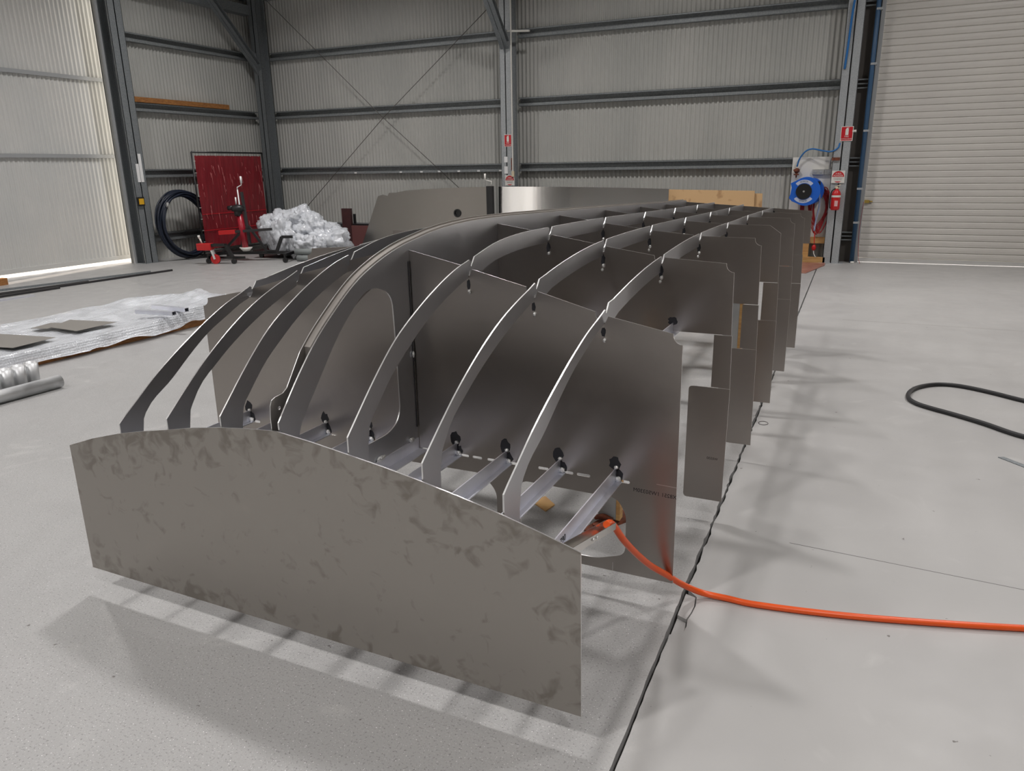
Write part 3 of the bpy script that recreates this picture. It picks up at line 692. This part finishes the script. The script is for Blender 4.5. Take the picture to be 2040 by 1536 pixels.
m_plate2 = mat('dull_sheet', (.30, .285, .265), .45, .6)
wrapped()
# aluminium pipes
tag(MB().ring_pipe((-5.43, 2.2, .05), (-5.392, 3.545, .05), .048, .004).build('long_pipe', m_pipe), 'long aluminium pipe lying on the floor at the left', 'pipe')
for k in range(5):
    y = 3.475-.106*k; x = -5.58+.012*(k-2)
    tag(MB().ring_pipe((x, y, 0), (x+.012, y+.004, .195), .047, .004).build('short_pipe', m_pipe), ['short upright aluminium pipe at the right end of the row', 'short upright aluminium pipe second from the right end', 'short upright aluminium pipe third from the right end', 'short upright aluminium pipe fourth from the right end, at the picture edge', 'short upright aluminium pipe at the far left, mostly out of view'][k], 'pipe', 'short pipes standing behind the long pipe')

# bars on the floor by the door
for k, (a, b_, w_, h_, m_, lb) in enumerate((
    ((-10.51, 5.2), (-10.25, 8.98), .03, .03, m_darksteel, 'long dark steel bar on floor reaching farthest toward the column'),
    ((-11.15, 5.2), (-10.45, 8.72), .03, .03, m_galv, 'long grey steel bar lying beside the longest dark bar'),
    ((-10.72, 5.0), (-10.45, 7.6), .025, .025, m_darksteel, 'dark steel bar lying between the grey bar and the longest bar'),
    ((-10.33, 4.6), (-10.27, 7.0), .05, .03, m_darksteel, 'shorter dark steel bar lying nearest the bright flat bar'),
    ((-10.10, 4.6), (-9.98, 6.42), .09, .022, m_extr, 'bright aluminium flat bar lying on the floor near the left door'))):
    tag(MB().bar((*a, h_/2), (*b_, h_/2), w_, h_).build('metal_bar', m_), lb, 'bar', 'metal bars lying near the left door')
tag(MB().box(-11.55, 6.55, 0, -11.43, 7.02, .10).build('timber_block', m_woodo), 'dark timber block at the foot of the left door', 'timber block')

# ------------------------------------------------------------------ things along the left wall
tag(MB().box(-11.88, 9.90, 2.788, -11.80, 12.32, 2.875).build('timber_beam', m_woodo), 'orange timber beam lying on the left wall girt', 'timber beam')
e = empty('door_controller', (-11.57, 9.66, 1.09)); tag(e, 'small black and yellow box fixed to the left column', 'control box')
MB().box(0, -.075, -.075, .03, .075, .075).build('case', m_black, e, .004); MB().box(.03, -.045, -.05, .036, .055, .05).build('cover', m_yellow, e)
k = 0
for (y, z0, z1) in ((9.79, 1.42, 1.90), (9.72, 1.42, 1.73)):
    tag(MB().box(-11.578, y-.03, z0, -11.575, y+.03, z1).build('label_strip', m_paper), ['taller white strip of paper labels on the left column', 'shorter white strip of paper labels on the left column'][k], 'label'); k += 1
# welding screen
e = empty('welding_screen', (-11.22, 11.55, 0)); tag(e, 'tall red vinyl welding screen in a black tube frame against left wall', 'welding screen')
fr = MB()
for y in (-.92, .92): fr.cyl((0, y, .06), (0, y, 1.93), .016, 12)
fr.cyl((0, -.92, 1.93), (0, .92, 1.93), .016, 12); fr.cyl((0, -.92, .12), (0, .92, .12), .016, 12)
for y in (-.92, .92): fr.cyl((-.10, y, .06), (.26, y, .06), .016, 12); fr.cyl((-.09, y, .0), (-.09, y, .06), .02, 12); fr.cyl((.24, y, .0), (.24, y, .06), .02, 12)
fr.build('tube_frame', m_black, e)
vs = []; fs = []; ny, nz = 90, 40
for j in range(nz+1):
    for i in range(ny+1):
        y = -.86+1.73*i/ny; z = .16+1.71*j/nz
        x = .012*noise.noise(Vector((y*7, z*1.2, 0)))+.008*noise.noise(Vector((y*16, z*1.6, 4))); vs.append((x, y, z))
for j in range(nz):
    for i in range(ny): a = j*(ny+1)+i; fs.append((a, a+1, a+ny+2, a+ny+1))
MB().add(vs, fs, 0, True).build('vinyl_curtain', m_vinyl, e)
mb = MB(); 
for z in (.50, .80): mb.box(.012, -.86, z, .016, .87, z+.012)
mb.build('hem', m_signred, e)
mb = MB(); r_ = random.Random(5)
for q in range(46):
    y = r_.uniform(-.78, .8); z = r_.uniform(.55, 1.75); l = r_.uniform(.04, .22); mb.tube([(.022, y, z), (.024, y+.006, z-l*.5), (.022, y+r_.uniform(-.01, .03), z-l)], .0022, 5, sub=1)
mb.build('crease_glint', mat('crease_shine', (.80, .30, .30), .3), e)  # pale strips paint the shine along the vinyl creases
mb = MB()
for q in range(8): mb.tube([(.0, -.80+q*.23, 1.86), (.0, -.80+q*.23, 1.95)], .006, 6, sub=1)
for q in range(8): mb.tube([(.0, -.93, .3+q*.21), (.0, -.85, .3+q*.21)], .006, 6, sub=1)
mb.build('tie', m_white, e)
# coil of hose
r_ = random.Random(2); e = empty('hose_coil', (-11.45, 10.47, 0)); tag(e, 'big coil of thick dark navy hose leaning on the left wall', 'hose coil')
mb = MB()
for q in range(20):
    R0 = .565+r_.uniform(-.055, .050); oy = r_.uniform(-.025, .03); ox = r_.uniform(-.08, .09); ph = r_.uniform(0, 6)
    mb.tube([(ox+.02*math.sin(2*a+ph)-.05*math.sin(a), oy+R0*math.cos(a), .64+R0*1.0*math.sin(a)+r_.uniform(-.008, .008)) for a in [2*PI*t/20 for t in range(20)]], .016, 8, closed=True, sub=3)
mb.build('loops', m_hosenavy, e)
MB().tube([(.05, -.42, 1.0), (.06, -.50, .93)], .10, 8, sub=1).build('tie_wrap', m_grey, e).scale = (1, 1, 1)
for o in list(e.children):
    if o.name.startswith('tie_wrap'): bpy.data.objects.remove(o)
MB().tube([(.12, -.45, .98), (.10, -.41, 1.05)], .022, 8, sub=1).build('tie_wrap', m_grey, e)
mb = MB().tube([(.05, -.35, .25), (.1, -.15, .03), (.16, .0, .015), (.2, .35, .015), (.1, .7, .015)], .012, 8); mb.build('loose_end', m_rubber, e)

# pipe positioner / lifting stand: black base on castors, leaning red mast, crank, arms
def stand(loc, rz, label, plain=False):
    e = empty('lifting_stand', loc, rz); tag(e, label, 'lifting stand')
    b_ = MB()
    b_.bar((-.55, 0, .14), (1.05, 0, .14), .06, .05); b_.bar((-.5, -.42, .14), (-.5, .42, .14), .05, .05); b_.bar((.9, -.4, .14), (.9, .4, .14), .05, .05)
    b_.bar((-.05, 0, .14), (.02, 0, .62), .05, .05); b_.bar((.42, 0, .16), (.12, 0, .62), .04, .04); b_.bar((-.42, 0, .16), (-.05, 0, .50), .04, .04)
    b_.bar((.42, 0, .16), (.60, 0, .16), .06, .05); b_.bar((.60, 0, .16), (.72, 0, .42), .05, .05); b_.bar((.72, 0, .42), (.92, 0, .42), .05, .05)
    b_.build('base_frame', m_black, e)
    MB().cyl((.02, 0, .22), (-.02, 0, .83), .055, 20).build('mast', m_crimson, e)
    MB().cyl((.03, -.0, .17), (.03, 0, .24), .06, 20, rb=.12).build('catch_tray', m_white, e)
    g = MB(); g.ell((-.04, 0, .93), .13, .10, .075); g.cyl((-.04, 0, .80), (-.04, 0, .92), .07); g.cyl((-.22, 0, .94), (-.12, 0, .95), .04); g.build('gear_head', m_black, e)
    MB().bar((.10, .03, .30), (.05, .03, 1.22), .035, .06).build('rack_post', m_darksteel, e)
    c = MB(); c.tube([(.0, .03, .35), (-.02, .03, 1.26)], .012, 8, sub=1); c.tube([(-.02, .03, 1.26), (-.02, .03, 1.30), (.06, .03, 1.34), (.065, .03, 1.46)], .010, 8, sub=1); c.cyl((.065, .03, 1.37), (.065, .03, 1.49), .018); c.cyl((-.06, 0, 1.0), (-.06, 0, 1.13), .012); c.build('crank_handle', m_paper, e)
    a_ = MB(); a_.bar((-.42, -.05, .51), (-.12, -.03, .525), .07, .075); a_.build('arm_end', m_red, e)
    a_ = MB(); a_.bar((-.12, -.03, .525), (.55, 0, .56), .05, .045); a_.build('arm', m_darksteel, e)
    for x, y in ((-.5, -.42), (-.5, .42), (.9, -.4), (.9, .4)):
        w_ = MB(); w_.cyl((x, y-.02, .045), (x, y+.02, .045), .045, 18); w_.bar((x, y, .05), (x, y, .13), .03, .05); w_.build('castor', m_black, e)
    return e
stand((-10.13, 10.55, 0), .35, 'red and black lifting stand with crank handle on castors before welding screen')
# small red trolley jack wheel in front
e = empty('trolley_jack', (-10.28, 9.98, 0), .3); tag(e, 'small red trolley jack with a red wheel beside the lifting stand', 'trolley jack')
mb = MB(); mb.cyl((0, -.02, .085), (0, .02, .085), .085, 22); mb.build('wheel', m_red, e)
mb = MB(); mb.bar((0, -.03, .085), (-.05, -.03, .25), .012, .04); mb.bar((0, .03, .085), (-.05, .03, .25), .012, .04); mb.build('fork', m_edge, e)
mb = MB(); mb.box(-.30, -.07, .24, -.04, .07, .36); mb.build('body', m_red, e, .008)
mb = MB(); mb.bar((-.06, 0, .33), (.22, 0, .33), .08, .05); mb.bar((.22, 0, .33), (.32, .0, .12), .06, .05); mb.cyl((.34, -.02, .045), (.34, .02, .045), .045); mb.bar((-.2, .1, .1), (.5, .1, .1), .04, .04); mb.build('frame_bar', m_black, e)
mb = MB(); mb.cyl((-.22, 0, .36), (-.26, 0, .46), .014); mb.cyl((-.26, 0, .45), (-.27, 0, .50), .022); mb.build('handle', m_white, e)
tag(MB().box(-10.48, 9.72, 0, -10.34, 9.88, .002).build('floor_patch', mat('grey_tape', (.25, .25, .24), .6)), 'small grey tape patch on the floor in front of the trolley jack', 'tape')

# crumpled clear film heap
def heap(lobes):
    out = bpy.data.meshes.new('plastic_film'); bmo = bmesh.new()
    for (c, r, sd) in lobes:
        bm = bmesh.new(); bmesh.ops.create_icosphere(bm, subdivisions=5, radius=1)
        for v in bm.verts:
            n = v.co.copy(); o = Vector((sd, sd*2, 0))
            k = 1+.42*noise.noise(n*1.5+o)+.16*noise.noise(n*2.9+o*2)-.34*abs(noise.noise(Vector((n.x*5.5+n.z, n.y*5.5, n.z*1.1))+o))-.10*abs(noise.noise(Vector((n.x*13, n.y*13, n.z*2.6+n.x*3))+o))
            v.co = Vector((n.x*r[0], n.y*r[1], n.z*r[2]))*k+Vector(c); v.co.z = max(v.co.z, .012)
        me = bpy.data.meshes.new('tmp'); bm.to_mesh(me); bm.free(); bmo.from_mesh(me); bpy.data.meshes.remove(me)
    bmo.to_mesh(out); bmo.free(); out.materials.append(m_film)
    for p in out.polygons: p.use_smooth = True
    o = bpy.data.objects.new('plastic_film', out); C.objects.link(o)
    return tag(o, 'big heap of crumpled clear plastic film behind the lifting stand', 'plastic film', None, 'stuff')
heap([((-9.95, 11.45, .58), (.50, .36, .30), 3.1), ((-9.55, 11.50, .70), (.34, .30, .24), 1.7), ((-9.25, 11.45, .50), (.46, .36, .28), 9.7), ((-8.85, 11.45, .30), (.42, .36, .26), 5.3),
      ((-9.62, 11.02, .38), (.30, .14, .34), 7.7), ((-10.0, 11.12, .42), (.24, .14, .30), 2.2), ((-9.05, 11.05, .26), (.36, .20, .22), 4.9), ((-9.33, 10.98, .22), (.12, .08, .24), 6.4)])
e = empty('flat_trolley', (-9.55, 11.35, 0)); tag(e, 'low black steel trolley carrying the heap of plastic film', 'trolley')
mb = MB(); mb.box(-.75, -.42, .10, .95, .42, .14); mb.build('deck', m_black, e)
for x, y in ((-.6, -.36), (-.6, .36), (.8, -.36), (.8, .36)): MB().cyl((x, y-.02, .045), (x, y+.02, .045), .045).build('castor', m_black, e)
for k, (x, y, z) in enumerate(((-8.92, 10.72, .055), (-8.98, 10.75, .165))):
    tag(MB().ring_pipe((x-.15, y, z), (x+.25, y+.10, z), .055, .03).build('foam_roll', m_foam), ['lower grey foam roll under the edge of the film heap', 'upper grey foam roll under the edge of the film heap'][k], 'roll', 'foam rolls by the trolley')
# maroon steel bracket
e = empty('maroon_cabinet', (0, 0, 0)); tag(e, 'maroon L shaped steel frame standing left of the grey plates', 'steel frame')
MB().box(-9.40, 12.55, 0, -9.19, 12.62, .83).build('upright', m_maroon, e); MB().box(-9.19, 12.56, 0, -8.62, 12.62, .50).build('panel', m_maroonl, e)
mb = MB(); mb.box(-9.19, 12.60, .50, -8.62, 12.64, .53); mb.box(-9.19, 12.64, .5, -9.15, 12.68, .72); mb.build('black_edge', m_black, e)

# plates leaning behind the hull
def lean(name, P, y0, tilt, mt, label, group=None, th=.006, bend=0.0):
    mb = MB(); n = len(P)
    f = lambda p, d: (p[0], y0+tilt*p[1]+d, p[1])
    mb.prism([P], f, 0, th); o = mb.build(name, mt); return tag(o, label, 'metal plate', group)
m_bkplate = plate_mat('aluminium_sheet_back', (.28, .265, .25), .30)
lean('metal_plate', [(-8.62, 0), (-5.8, 0), (-5.8, 1.0), (-7.9, 1.08), (-8.06, 1.115), (-8.17, 1.09)], 11.95, .10, m_bkplate, 'dark grey plate edge showing behind the left leaning plate', 'plates leaning behind the hull')
P = [(-8.42, 0), (-5.76, 0), (-5.76, 1.245), (-6.1, 1.245), (-6.56, 1.235), (-7.15, 1.213), (-7.5, 1.19), (-7.72, 1.155), (-7.87, 1.150)]
hole = [(-6.43+.055*math.cos(a), .80+.055*math.sin(a)) for a in [2*PI*k/24 for k in range(24)]]
mb = MB().prism([P, hole], lambda p, d: (p[0], 11.86+.10*p[1]+d, p[1]), 0, .006, 0, 0); o = tag(mb.build('metal_plate', m_bkplate), 'large grey plate with a black round fitting leaning behind the hull', 'metal plate', 'plates leaning behind the hull')
mb = MB().ring_pipe((-6.43, 11.925, .80), (-6.43, 11.945, .80), .072, .02); mb.cyl((-6.43, 11.95, .80), (-6.43, 11.99, .80), .055)
for q in range(8): a = q*PI/4; mb.cyl((-6.43+.062*math.cos(a), 11.92, .80+.062*math.sin(a)), (-6.43+.062*math.cos(a), 11.93, .80+.062*math.sin(a)), .007, 8)
mb.build('hole_flange', m_black, o)
# bright sheet, gently bowed
vs = []; fs = []; n = 40
for i in range(n+1):
    t = i/n; x = -5.60+2.93*t; y = 11.88-.075*math.sin(PI*min(1, t*1.25)); zt = 1.252+.012*math.sin(PI*t)-.05*t
    vs += [(x, y, 0), (x, y+.03, zt), (x, y+.005, 0), (x, y+.035, zt)]
for i in range(n): a = 4*i; fs += [(a, a+4, a+5, a+1), (a+2, a+3, a+7, a+6), (a+1, a+5, a+7, a+3), (a, a+2, a+6, a+4)]
fs += [(0, 1, 3, 2), (4*n, 4*n+2, 4*n+3, 4*n+1)]
tag(MB().add(vs, fs, 0, False).build('metal_plate', m_shiny), 'long bright bowed aluminium sheet standing behind the hull', 'metal plate', 'plates leaning behind the hull')
e = empty('screw_jack', (-5.70, 11.78, 0)); tag(e, 'black post with a white crank handle between the plates behind the hull', 'jack')
MB().box(-.055, -.04, 0, .055, .04, 1.265).build('post', m_black, e); mb = MB(); mb.tube([(.03, 0, 1.26), (.03, 0, 1.34), (-.09, 0, 1.37), (-.09, 0, 1.40)], .008, 8, sub=1); mb.cyl((-.09, 0, 1.37), (-.09, 0, 1.47), .018); mb.build('crank_handle', m_white, e)
tag(lean('chipboard', [(-2.75, 0), (-1.37, 0), (-1.40, 1.165), (-2.70, 1.19)], 12.0, .03, m_mdf, 'x', None, .016), 'tan chipboard panel standing behind the hull, front one', 'board', 'chipboard panels behind the hull')
tag(lean('chipboard', [(-2.6, 0), (-1.26, 0), (-1.29, 1.125), (-2.6, 1.13)], 12.04, .03, m_mdf, 'x', None, .016), 'tan chipboard panel behind the front one, sticking out at its right', 'board', 'chipboard panels behind the hull')
r_ = 0
for x in (-9.51, -8.41, -7.96, -7.53, -7.08, -6.61, -6.53+.43-.25):
    pass
TAGX = [-9.51, -8.41, -7.93, -7.53, -7.09, -6.66, -6.20]
for k, x in enumerate(TAGX):
    tag(MB().box(x-.028, 13.274, 1.497, x+.028, 13.279, 1.525).build('girt_label', m_paper), 'small white sticker on the chest-high back wall girt, ' + ['leftmost', 'second from left', 'third from left', 'middle one', 'third from right', 'second from right', 'nearest the middle column'][k], 'sticker', 'white stickers on the back girt')

# ------------------------------------------------------------------ signs
def ext_sign(cx, y, cz, w_, h_, label, words=True):
    e = empty('extinguisher_sign', (cx, y, cz)); tag(e, label, 'sign')
    MB().box(-w_/2, 0, -h_/2, w_/2, .003, h_/2).build('backing', m_white, e); MB().prism([rrect(-w_*.45, -h_*.46, w_*.45, h_*.46, .008)], lambda p, d: (p[0], d, p[1]), -.001, 0).build('red_field', m_signred, e)
    mb = MB(); mb.prism([rpoly([(-.022, -.02), (.022, -.02), (.022, .065), (.008, .078), (-.008, .078), (-.022, .065)], .006)], lambda p, d: (p[0], d, p[1]), -.002, -.001)
    mb.prism([[(-.010, .078), (.024, .078), (.026, .088), (-.010, .086)]], lambda p, d: (p[0], d, p[1]), -.002, -.001); mb.build('extinguisher_symbol', m_white, e)
    if words:
        text_mesh('sign_text', 'FIRE', .034, m_white, e, frame3((1, 0, 0), (0, 0, 1), (0, -.002, -.042)))
        text_mesh('sign_text', 'EXTINGUISHER', .024, m_white, e, frame3((1, 0, 0), (0, 0, 1), (0, -.002, -.078)))
    return e
ext_sign(-.225, 13.040, 1.975, .175, .215, 'red and white fire extinguisher sign on the right column above the hose board')
ext_sign(-5.90, 12.985, 2.035, .145, .215, 'red and white fire extinguisher sign on the middle column')
def powder_sign(cx, y, cz, w_, label):
    e = empty('powder_sign', (cx, y, cz)); tag(e, label, 'sign'); h_ = w_*.98
    MB().box(-w_/2, 0, -h_/2, w_/2, .003, h_/2).build('backing', m_white, e)
    R0 = w_*.45; N_ = 24; f = lambda p, d: (p[0], d, p[1])
    up_ = [(R0*math.cos(PI*k/N_), R0*math.sin(PI*k/N_)) for k in range(N_+1)]
    mb = MB().prism([up_], f, -.001, 0); a0 = 1.25
    mb.prism([[(R0*math.sin(t), -R0*math.cos(t)) for t in np.linspace(-a0*.5, a0*.5, 12)]], f, -.001, 0)
    mb.build('red_arc', m_signred, e)
    text_mesh('sign_text', 'A:B(E)', w_*.17, m_white, e, frame3((1, 0, 0), (0, 0, 1), (0, -.002, R0*.58)))
    text_mesh('sign_text', 'POWDER', w_*.17, m_white, e, frame3((1, 0, 0), (0, 0, 1), (0, -.002, R0*.20)))
    text_mesh('sign_text', 'WOOD PAPER TEXTILES\nFLAMMABLE LIQUIDS\nELECTRICAL FIRES', w_*.065, m_grey, e, frame3((1, 0, 0), (0, 0, 1), (0, -.002, -R0*.38)))
powder_sign(-.285, 13.030, 1.34, .19, 'square powder extinguisher sign with red half circle above the fire extinguisher')
powder_sign(-5.87, 12.975, 1.335, .19, 'square powder extinguisher sign with red half circle low on the middle column')
for x, z0, z1, lb in ((-5.975+.03, 1.655, 1.755, 'upper small white paper label on the middle column'), (-5.945, 1.455, 1.585, 'lower small white paper label on the middle column')):
    tag(MB().box(x-.034, 12.984, z0, x+.034, 12.987, z1).build('paper_label', m_paper), lb, 'label')
tag(MB().box(-5.808, 12.955, 1.50, -5.79, 12.982, 4.35).build('cable_conduit', m_white), 'thin pale conduit running up the right side of middle column', 'conduit')
tag(MB().box(-5.82, 12.95, 1.40, -5.775, 12.985, 1.50).build('wall_switch', m_cream), 'small cream switch box at the foot of the pale conduit', 'switch')
tag(MB().box(-5.836, 12.975, 1.52, -5.818, 12.988, 1.73).build('red_tag', m_rust), 'narrow red brown tag hanging on the middle column', 'tag')

# ------------------------------------------------------------------ hose reel corner
tag(MB().box(-.985, 13.215, .36, -.36, 13.235, 1.645).build('backboard', m_white), 'white painted backboard standing by the right column', 'board')
e = empty('board_stand', (0, 0, 0)); tag(e, 'pine timber stand carrying the white backboard', 'timber stand')
mb = MB().box(-.72, 13.12, 0, -.62, 13.17, .36); mb.build('leg', m_wood, e); MB().box(-.95, 13.12, 0, -.88, 13.17, .36).build('leg', m_wood, e)
MB().box(-.98, 13.05, 0, -.36, 13.12, .09).build('bottom_rail', m_wood, e); MB().box(-.98, 13.17, .30, -.37, 13.214, .40).build('top_rail', m_wood, e)
tag(MB().prism([[(-.95, 12.95), (-.34, 13.0), (-.345, 12.7), (-.45, 12.2), (-.56, 11.7), (-.95, 11.7)]], lambda p, d: (p[0], p[1], d), 0, .012).build('floor_sheet', m_redmat), 'reddish brown sheet lying on the floor before the timber stand', 'sheet')
# reel
e = empty('hose_reel', (-.73, 13.02, 1.125)); tag(e, 'blue hose reel with a black centre mounted on the white backboard', 'hose reel')
f = lambda p, d: (p[0], d, p[1])
oc = [(.215*math.cos(a), .22*math.sin(a)) for a in np.linspace(-2.15, 2.15, 26)]
body = oc+[(-.235, .125), (-.215, .06), (-.225, -.04), (-.245, -.10), (-.20, -.15)]
MB().prism([body], f, -.10, .04).build('housing', m_blue, e, .012)
oc2 = [(.06+.20*math.cos(a), .205*math.sin(a)) for a in [2*PI*k/36 for k in range(36)]]
MB().prism([oc2], f, .04, .185).build('back_shell', m_blue, e, .01)
mb = MB().cyl((-.03, -.118, 0), (-.03, -.10, 0), .118, 36); mb.build('hub_cover', m_black, e)
MB().cyl((-.03, -.124, 0), (-.03, -.118, 0), .016, 8).build('hub_bolt', m_edge, e)
for s in (1, -1):
    a1 = np.linspace(.75, 2.4, 18) if s > 0 else np.linspace(-2.45, -.7, 18)
    arc = [(-.03+.178*math.cos(a), .178*math.sin(a)) for a in a1]+[(-.03+.128*math.cos(a), .128*math.sin(a)) for a in a1[::-1]]
    lab = MB().prism([rpoly(arc, .002, 1)], f, -.1035, -.101).build('label_band', mat('pale_label', (.55, .60, .75), .5), e)
    word = 'RETRACTA'
    for k, ch in enumerate(word):
        if s > 0: a = PI/2+.045+.56*(.5-k/7)*1.2; ex = (math.sin(a), 0, -math.cos(a)); ey = (math.cos(a), 0, math.sin(a))
        else: a = -PI/2-.56*(.5-k/7)*1.2; ex = (-math.sin(a), 0, math.cos(a)); ey = (-math.cos(a), 0, -math.sin(a))
        if k == 0: tm = []
        text_mesh('lettering', ch, .034, m_bluepipe, lab, frame3(ex, ey, (-.03+.153*math.cos(a), -.104, .153*math.sin(a))))
MB().box(.13, -.06, .10, .20, .06, .15).build('hose_outlet', m_black, e)
# hoses and cable on the board
tag(MB().tube([(-.31, 13.05, 1.84), (-.33, 13.04, 1.77), (-.42, 13.05, 1.72), (-.55, 13.08, 1.735), (-.70, 13.1, 1.765), (-.80, 13.12, 1.73), (-.88, 13.15, 1.62), (-.91, 13.17, 1.50)], .012, 10).build('blue_hose', m_bluehose), 'blue air hose arching from the column down to the backboard', 'hose')
mb = MB().cyl((-.91, 13.19, 1.40), (-.91, 13.19, 1.48), .02); mb.ell((-.91, 13.17, 1.44), .05, .03, .035, jit=.2); mb.bar((-.95, 13.16, 1.38), (-.87, 13.16, 1.38), .02, .02); mb.cyl((-.91, 13.17, 1.33), (-.91, 13.17, 1.40), .012)
tag(mb.build('hose_fitting', m_rust), 'dark red brass hose fitting at the top left of the backboard', 'fitting')
tag(MB().tube([(-.34, 13.06, 1.70), (-.38, 13.10, 1.66), (-.42, 13.14, 1.60), (-.425, 13.18, 1.50), (-.425, 13.19, 1.44)], .013, 10).build('cable_conduit', m_grey), 'grey flexible conduit feeding the power outlets', 'conduit')
e = empty('power_outlet', (-.53, 13.20, 1.41)); tag(e, 'row of grey power outlets on the white backboard', 'power outlet')
MB().box(-.145, -.035, -.035, .03, .012, .045).build('double_socket', m_grey, e, .005); MB().box(.035, -.035, -.035, .16, .012, .045).build('isolator', m_grey, e, .005)
for x in (-.10, -.02, .1): MB().cyl((x, -.042, .008), (x, -.035, .008), .018).build('socket_face', m_railgrey, e)
tag(MB().box(-.40, 13.02, 1.585, -.285, 13.05, 1.63).build('clamp', m_rust), 'rust red clamp on the right column above the backboard', 'clamp')
e = empty('cable_bundle', (0, 0, 0)); tag(e, 'hanging loops of dark red extension cable under the hose reel', 'cable')
r_ = random.Random(4); mb = MB()
for k in range(9):
    x0 = -.62+r_.uniform(-.05, .05); x1 = -.40+r_.uniform(-.05, .04); zt = 1.0+r_.uniform(-.05, .12); zb = .50+r_.uniform(-.07, .10)
    mb.tube([(x0, 13.17, zt), (x0-.01, 13.13, (zt+zb)/2), ((x0+x1)/2, 13.12, zb), (x1+.02, 13.13, (zt+zb)/2+.05), ((x0+x1)/2+.05, 13.17, zt+.08)], .008, 6, closed=True, sub=6)
mb.build('loops', m_redcable, e)
mb = MB(); 
for k in range(4): mb.tube([(-.80+.016*k, 13.16, .98), (-.80+.016*k, 13.16, .62)], .009, 6, sub=1)
mb.build('loops', m_redcable, e)
mb = MB().tube([(-.55, 13.1, .50), (-.545, 13.08, .38), (-.54, 13.07, .30)], .008, 6); mb.ell((-.54, 13.07, .24), .035, .03, .05); mb.build('plug', m_red, e)
MB().tube([(-.54, 13.07, .20), (-.53, 13.06, .14), (-.50, 13.05, .09)], .008, 6).build('plug_tail', m_white, e)
tag(MB().tube([(-.53, 13.0, 1.10), (-.52, 13.08, .90), (-.545, 13.10, .70), (-.56, 13.1, .50)], .013, 8).build('pale_hose', m_paleblue), 'pale blue hose end hanging from the reel among the red cable', 'hose')
# extinguisher
e = empty('fire_extinguisher', (-.285, 12.96, 0)); tag(e, 'red fire extinguisher hanging on the right column', 'fire extinguisher')
mb = MB(); pr = [(.0, .835), (.055, .84), (.066, .86), (.067, 1.08), (.055, 1.12), (.03, 1.145), (.022, 1.16), (.0, 1.16)]; vs = []; fs = []; n = 24
for r0, z in pr: vs += [(r0*math.cos(2*PI*k/n), r0*math.sin(2*PI*k/n), z) for k in range(n)]
for j in range(len(pr)-1):
    for k in range(n): fs.append((j*n+k, j*n+(k+1) % n, (j+1)*n+(k+1) % n, (j+1)*n+k))
mb.add(vs, fs, 0, True); mb.build('cylinder', m_red, e)
MB().cyl((0, 0, 1.035), (0, 0, 1.065), .0685, 24, caps=False).build('white_band', m_white, e)
MB().box(-.012, -.0695, .90, .035, -.060, .985).build('label_panel', mat('faded_label', (.70, .42, .42), .5), e)
mb = MB().cyl((0, 0, 1.15), (0, 0, 1.19), .018); mb.bar((-.03, 0, 1.19), (.05, 0, 1.225), .018, .012); mb.bar((-.03, 0, 1.175), (.045, 0, 1.17), .018, .010); mb.build('valve_handle', m_cream, e)
MB().tube([(-.02, -.01, 1.17), (-.07, -.02, 1.12), (-.082, -.03, 1.0), (-.078, -.03, .90), (-.07, -.02, .87)], .009, 8).build('discharge_hose', m_black, e)
MB().box(-.02, .06, .98, .02, .115, 1.02).build('bracket', m_darksteel, e)
# blue pipe by the door
e = empty('blue_pipe', (0, 0, 0)); tag(e, 'dark blue pipe rising beside the roller door', 'pipe')
MB().cyl((.04, 13.22, 0), (.012, 13.22, 5.4), .034, 18).build('pipe', m_bluepipe, e)
for z in (.62, 1.14, 2.0, 2.95, 3.7): MB().box(.0, 13.18, z, .085, 13.30, z+.03).build('pipe_clip', m_galv_lt, e)
tag(MB().tube([(-.30, 12.98, 3.85), (-.315, 13.0, 3.7), (-.335, 13.03, 3.2), (-.35, 13.04, 2.9)], .016, 8).build('blue_hose', m_bluehose), 'blue hose hanging beside the top of the right column', 'hose')
mb = MB().cyl((-.13, 13.04, 2.01), (-.095, 13.04, 2.01), .018); mb.box(-.15, 13.03, 1.995, -.13, 13.06, 2.025); tag(mb.build('hook', m_white), 'small white knob on the side of the right column by sign', 'hook')
tag(MB().tube([(.12, 13.30, .95), (.10, 13.28, .5), (.13, 13.2, .1), (.16, 13.1, .01)], .004, 6).build('thin_cord', m_redcable), 'thin dark cord hanging at the roller door edge', 'cord')
tag(MB().cyl((.05, 13.14, 0), (.05, 13.14, .03), .03).build('floor_bolt', m_white), 'small white cap on floor at the foot of roller door rail', 'cap')

# ------------------------------------------------------------------ on the right-hand floor
cab = [(2.6, 4.2, .014), (1.75, 4.62, .014), (1.32, 4.78, .014), (1.03, 4.88, .014), (.85, 5.06, .014), (.70, 5.19, .014), (.58, 5.28, .014), (.50, 5.36, .014), (.462, 5.47, .014), (.475, 5.62, .014), (.53, 5.76, .014), (.62, 5.87, .014), (.72, 5.92, .014), (.84, 5.90, .014), (1.0, 5.80, .014), (1.16, 5.67, .014), (1.5, 5.45, .014), (2.1, 5.2, .014), (2.8, 5.0, .014)]
tag(MB().tube(cab, .0145, 12).build('black_cable', m_rubber), 'thick black rubber cable looping over the floor at right', 'cable')
tag(MB().prism([[(.845, 4.50), (.875, 4.515), (1.10, 4.27), (1.08, 4.24)]], lambda p, d: (p[0], p[1], d), 0, .004).build('metal_strip', m_galv), 'thin grey metal strip lying on the floor at the right edge', 'strip')
tag(MB().tube([(-.385+.028*math.cos(a), 4.62+.035*math.sin(a), .0025) for a in [2*PI*k/16 for k in range(16)]], .0018, 6, closed=True, sub=2).build('wire_ring', m_cable), 'small thin wire ring on the floor by the joint', 'ring')
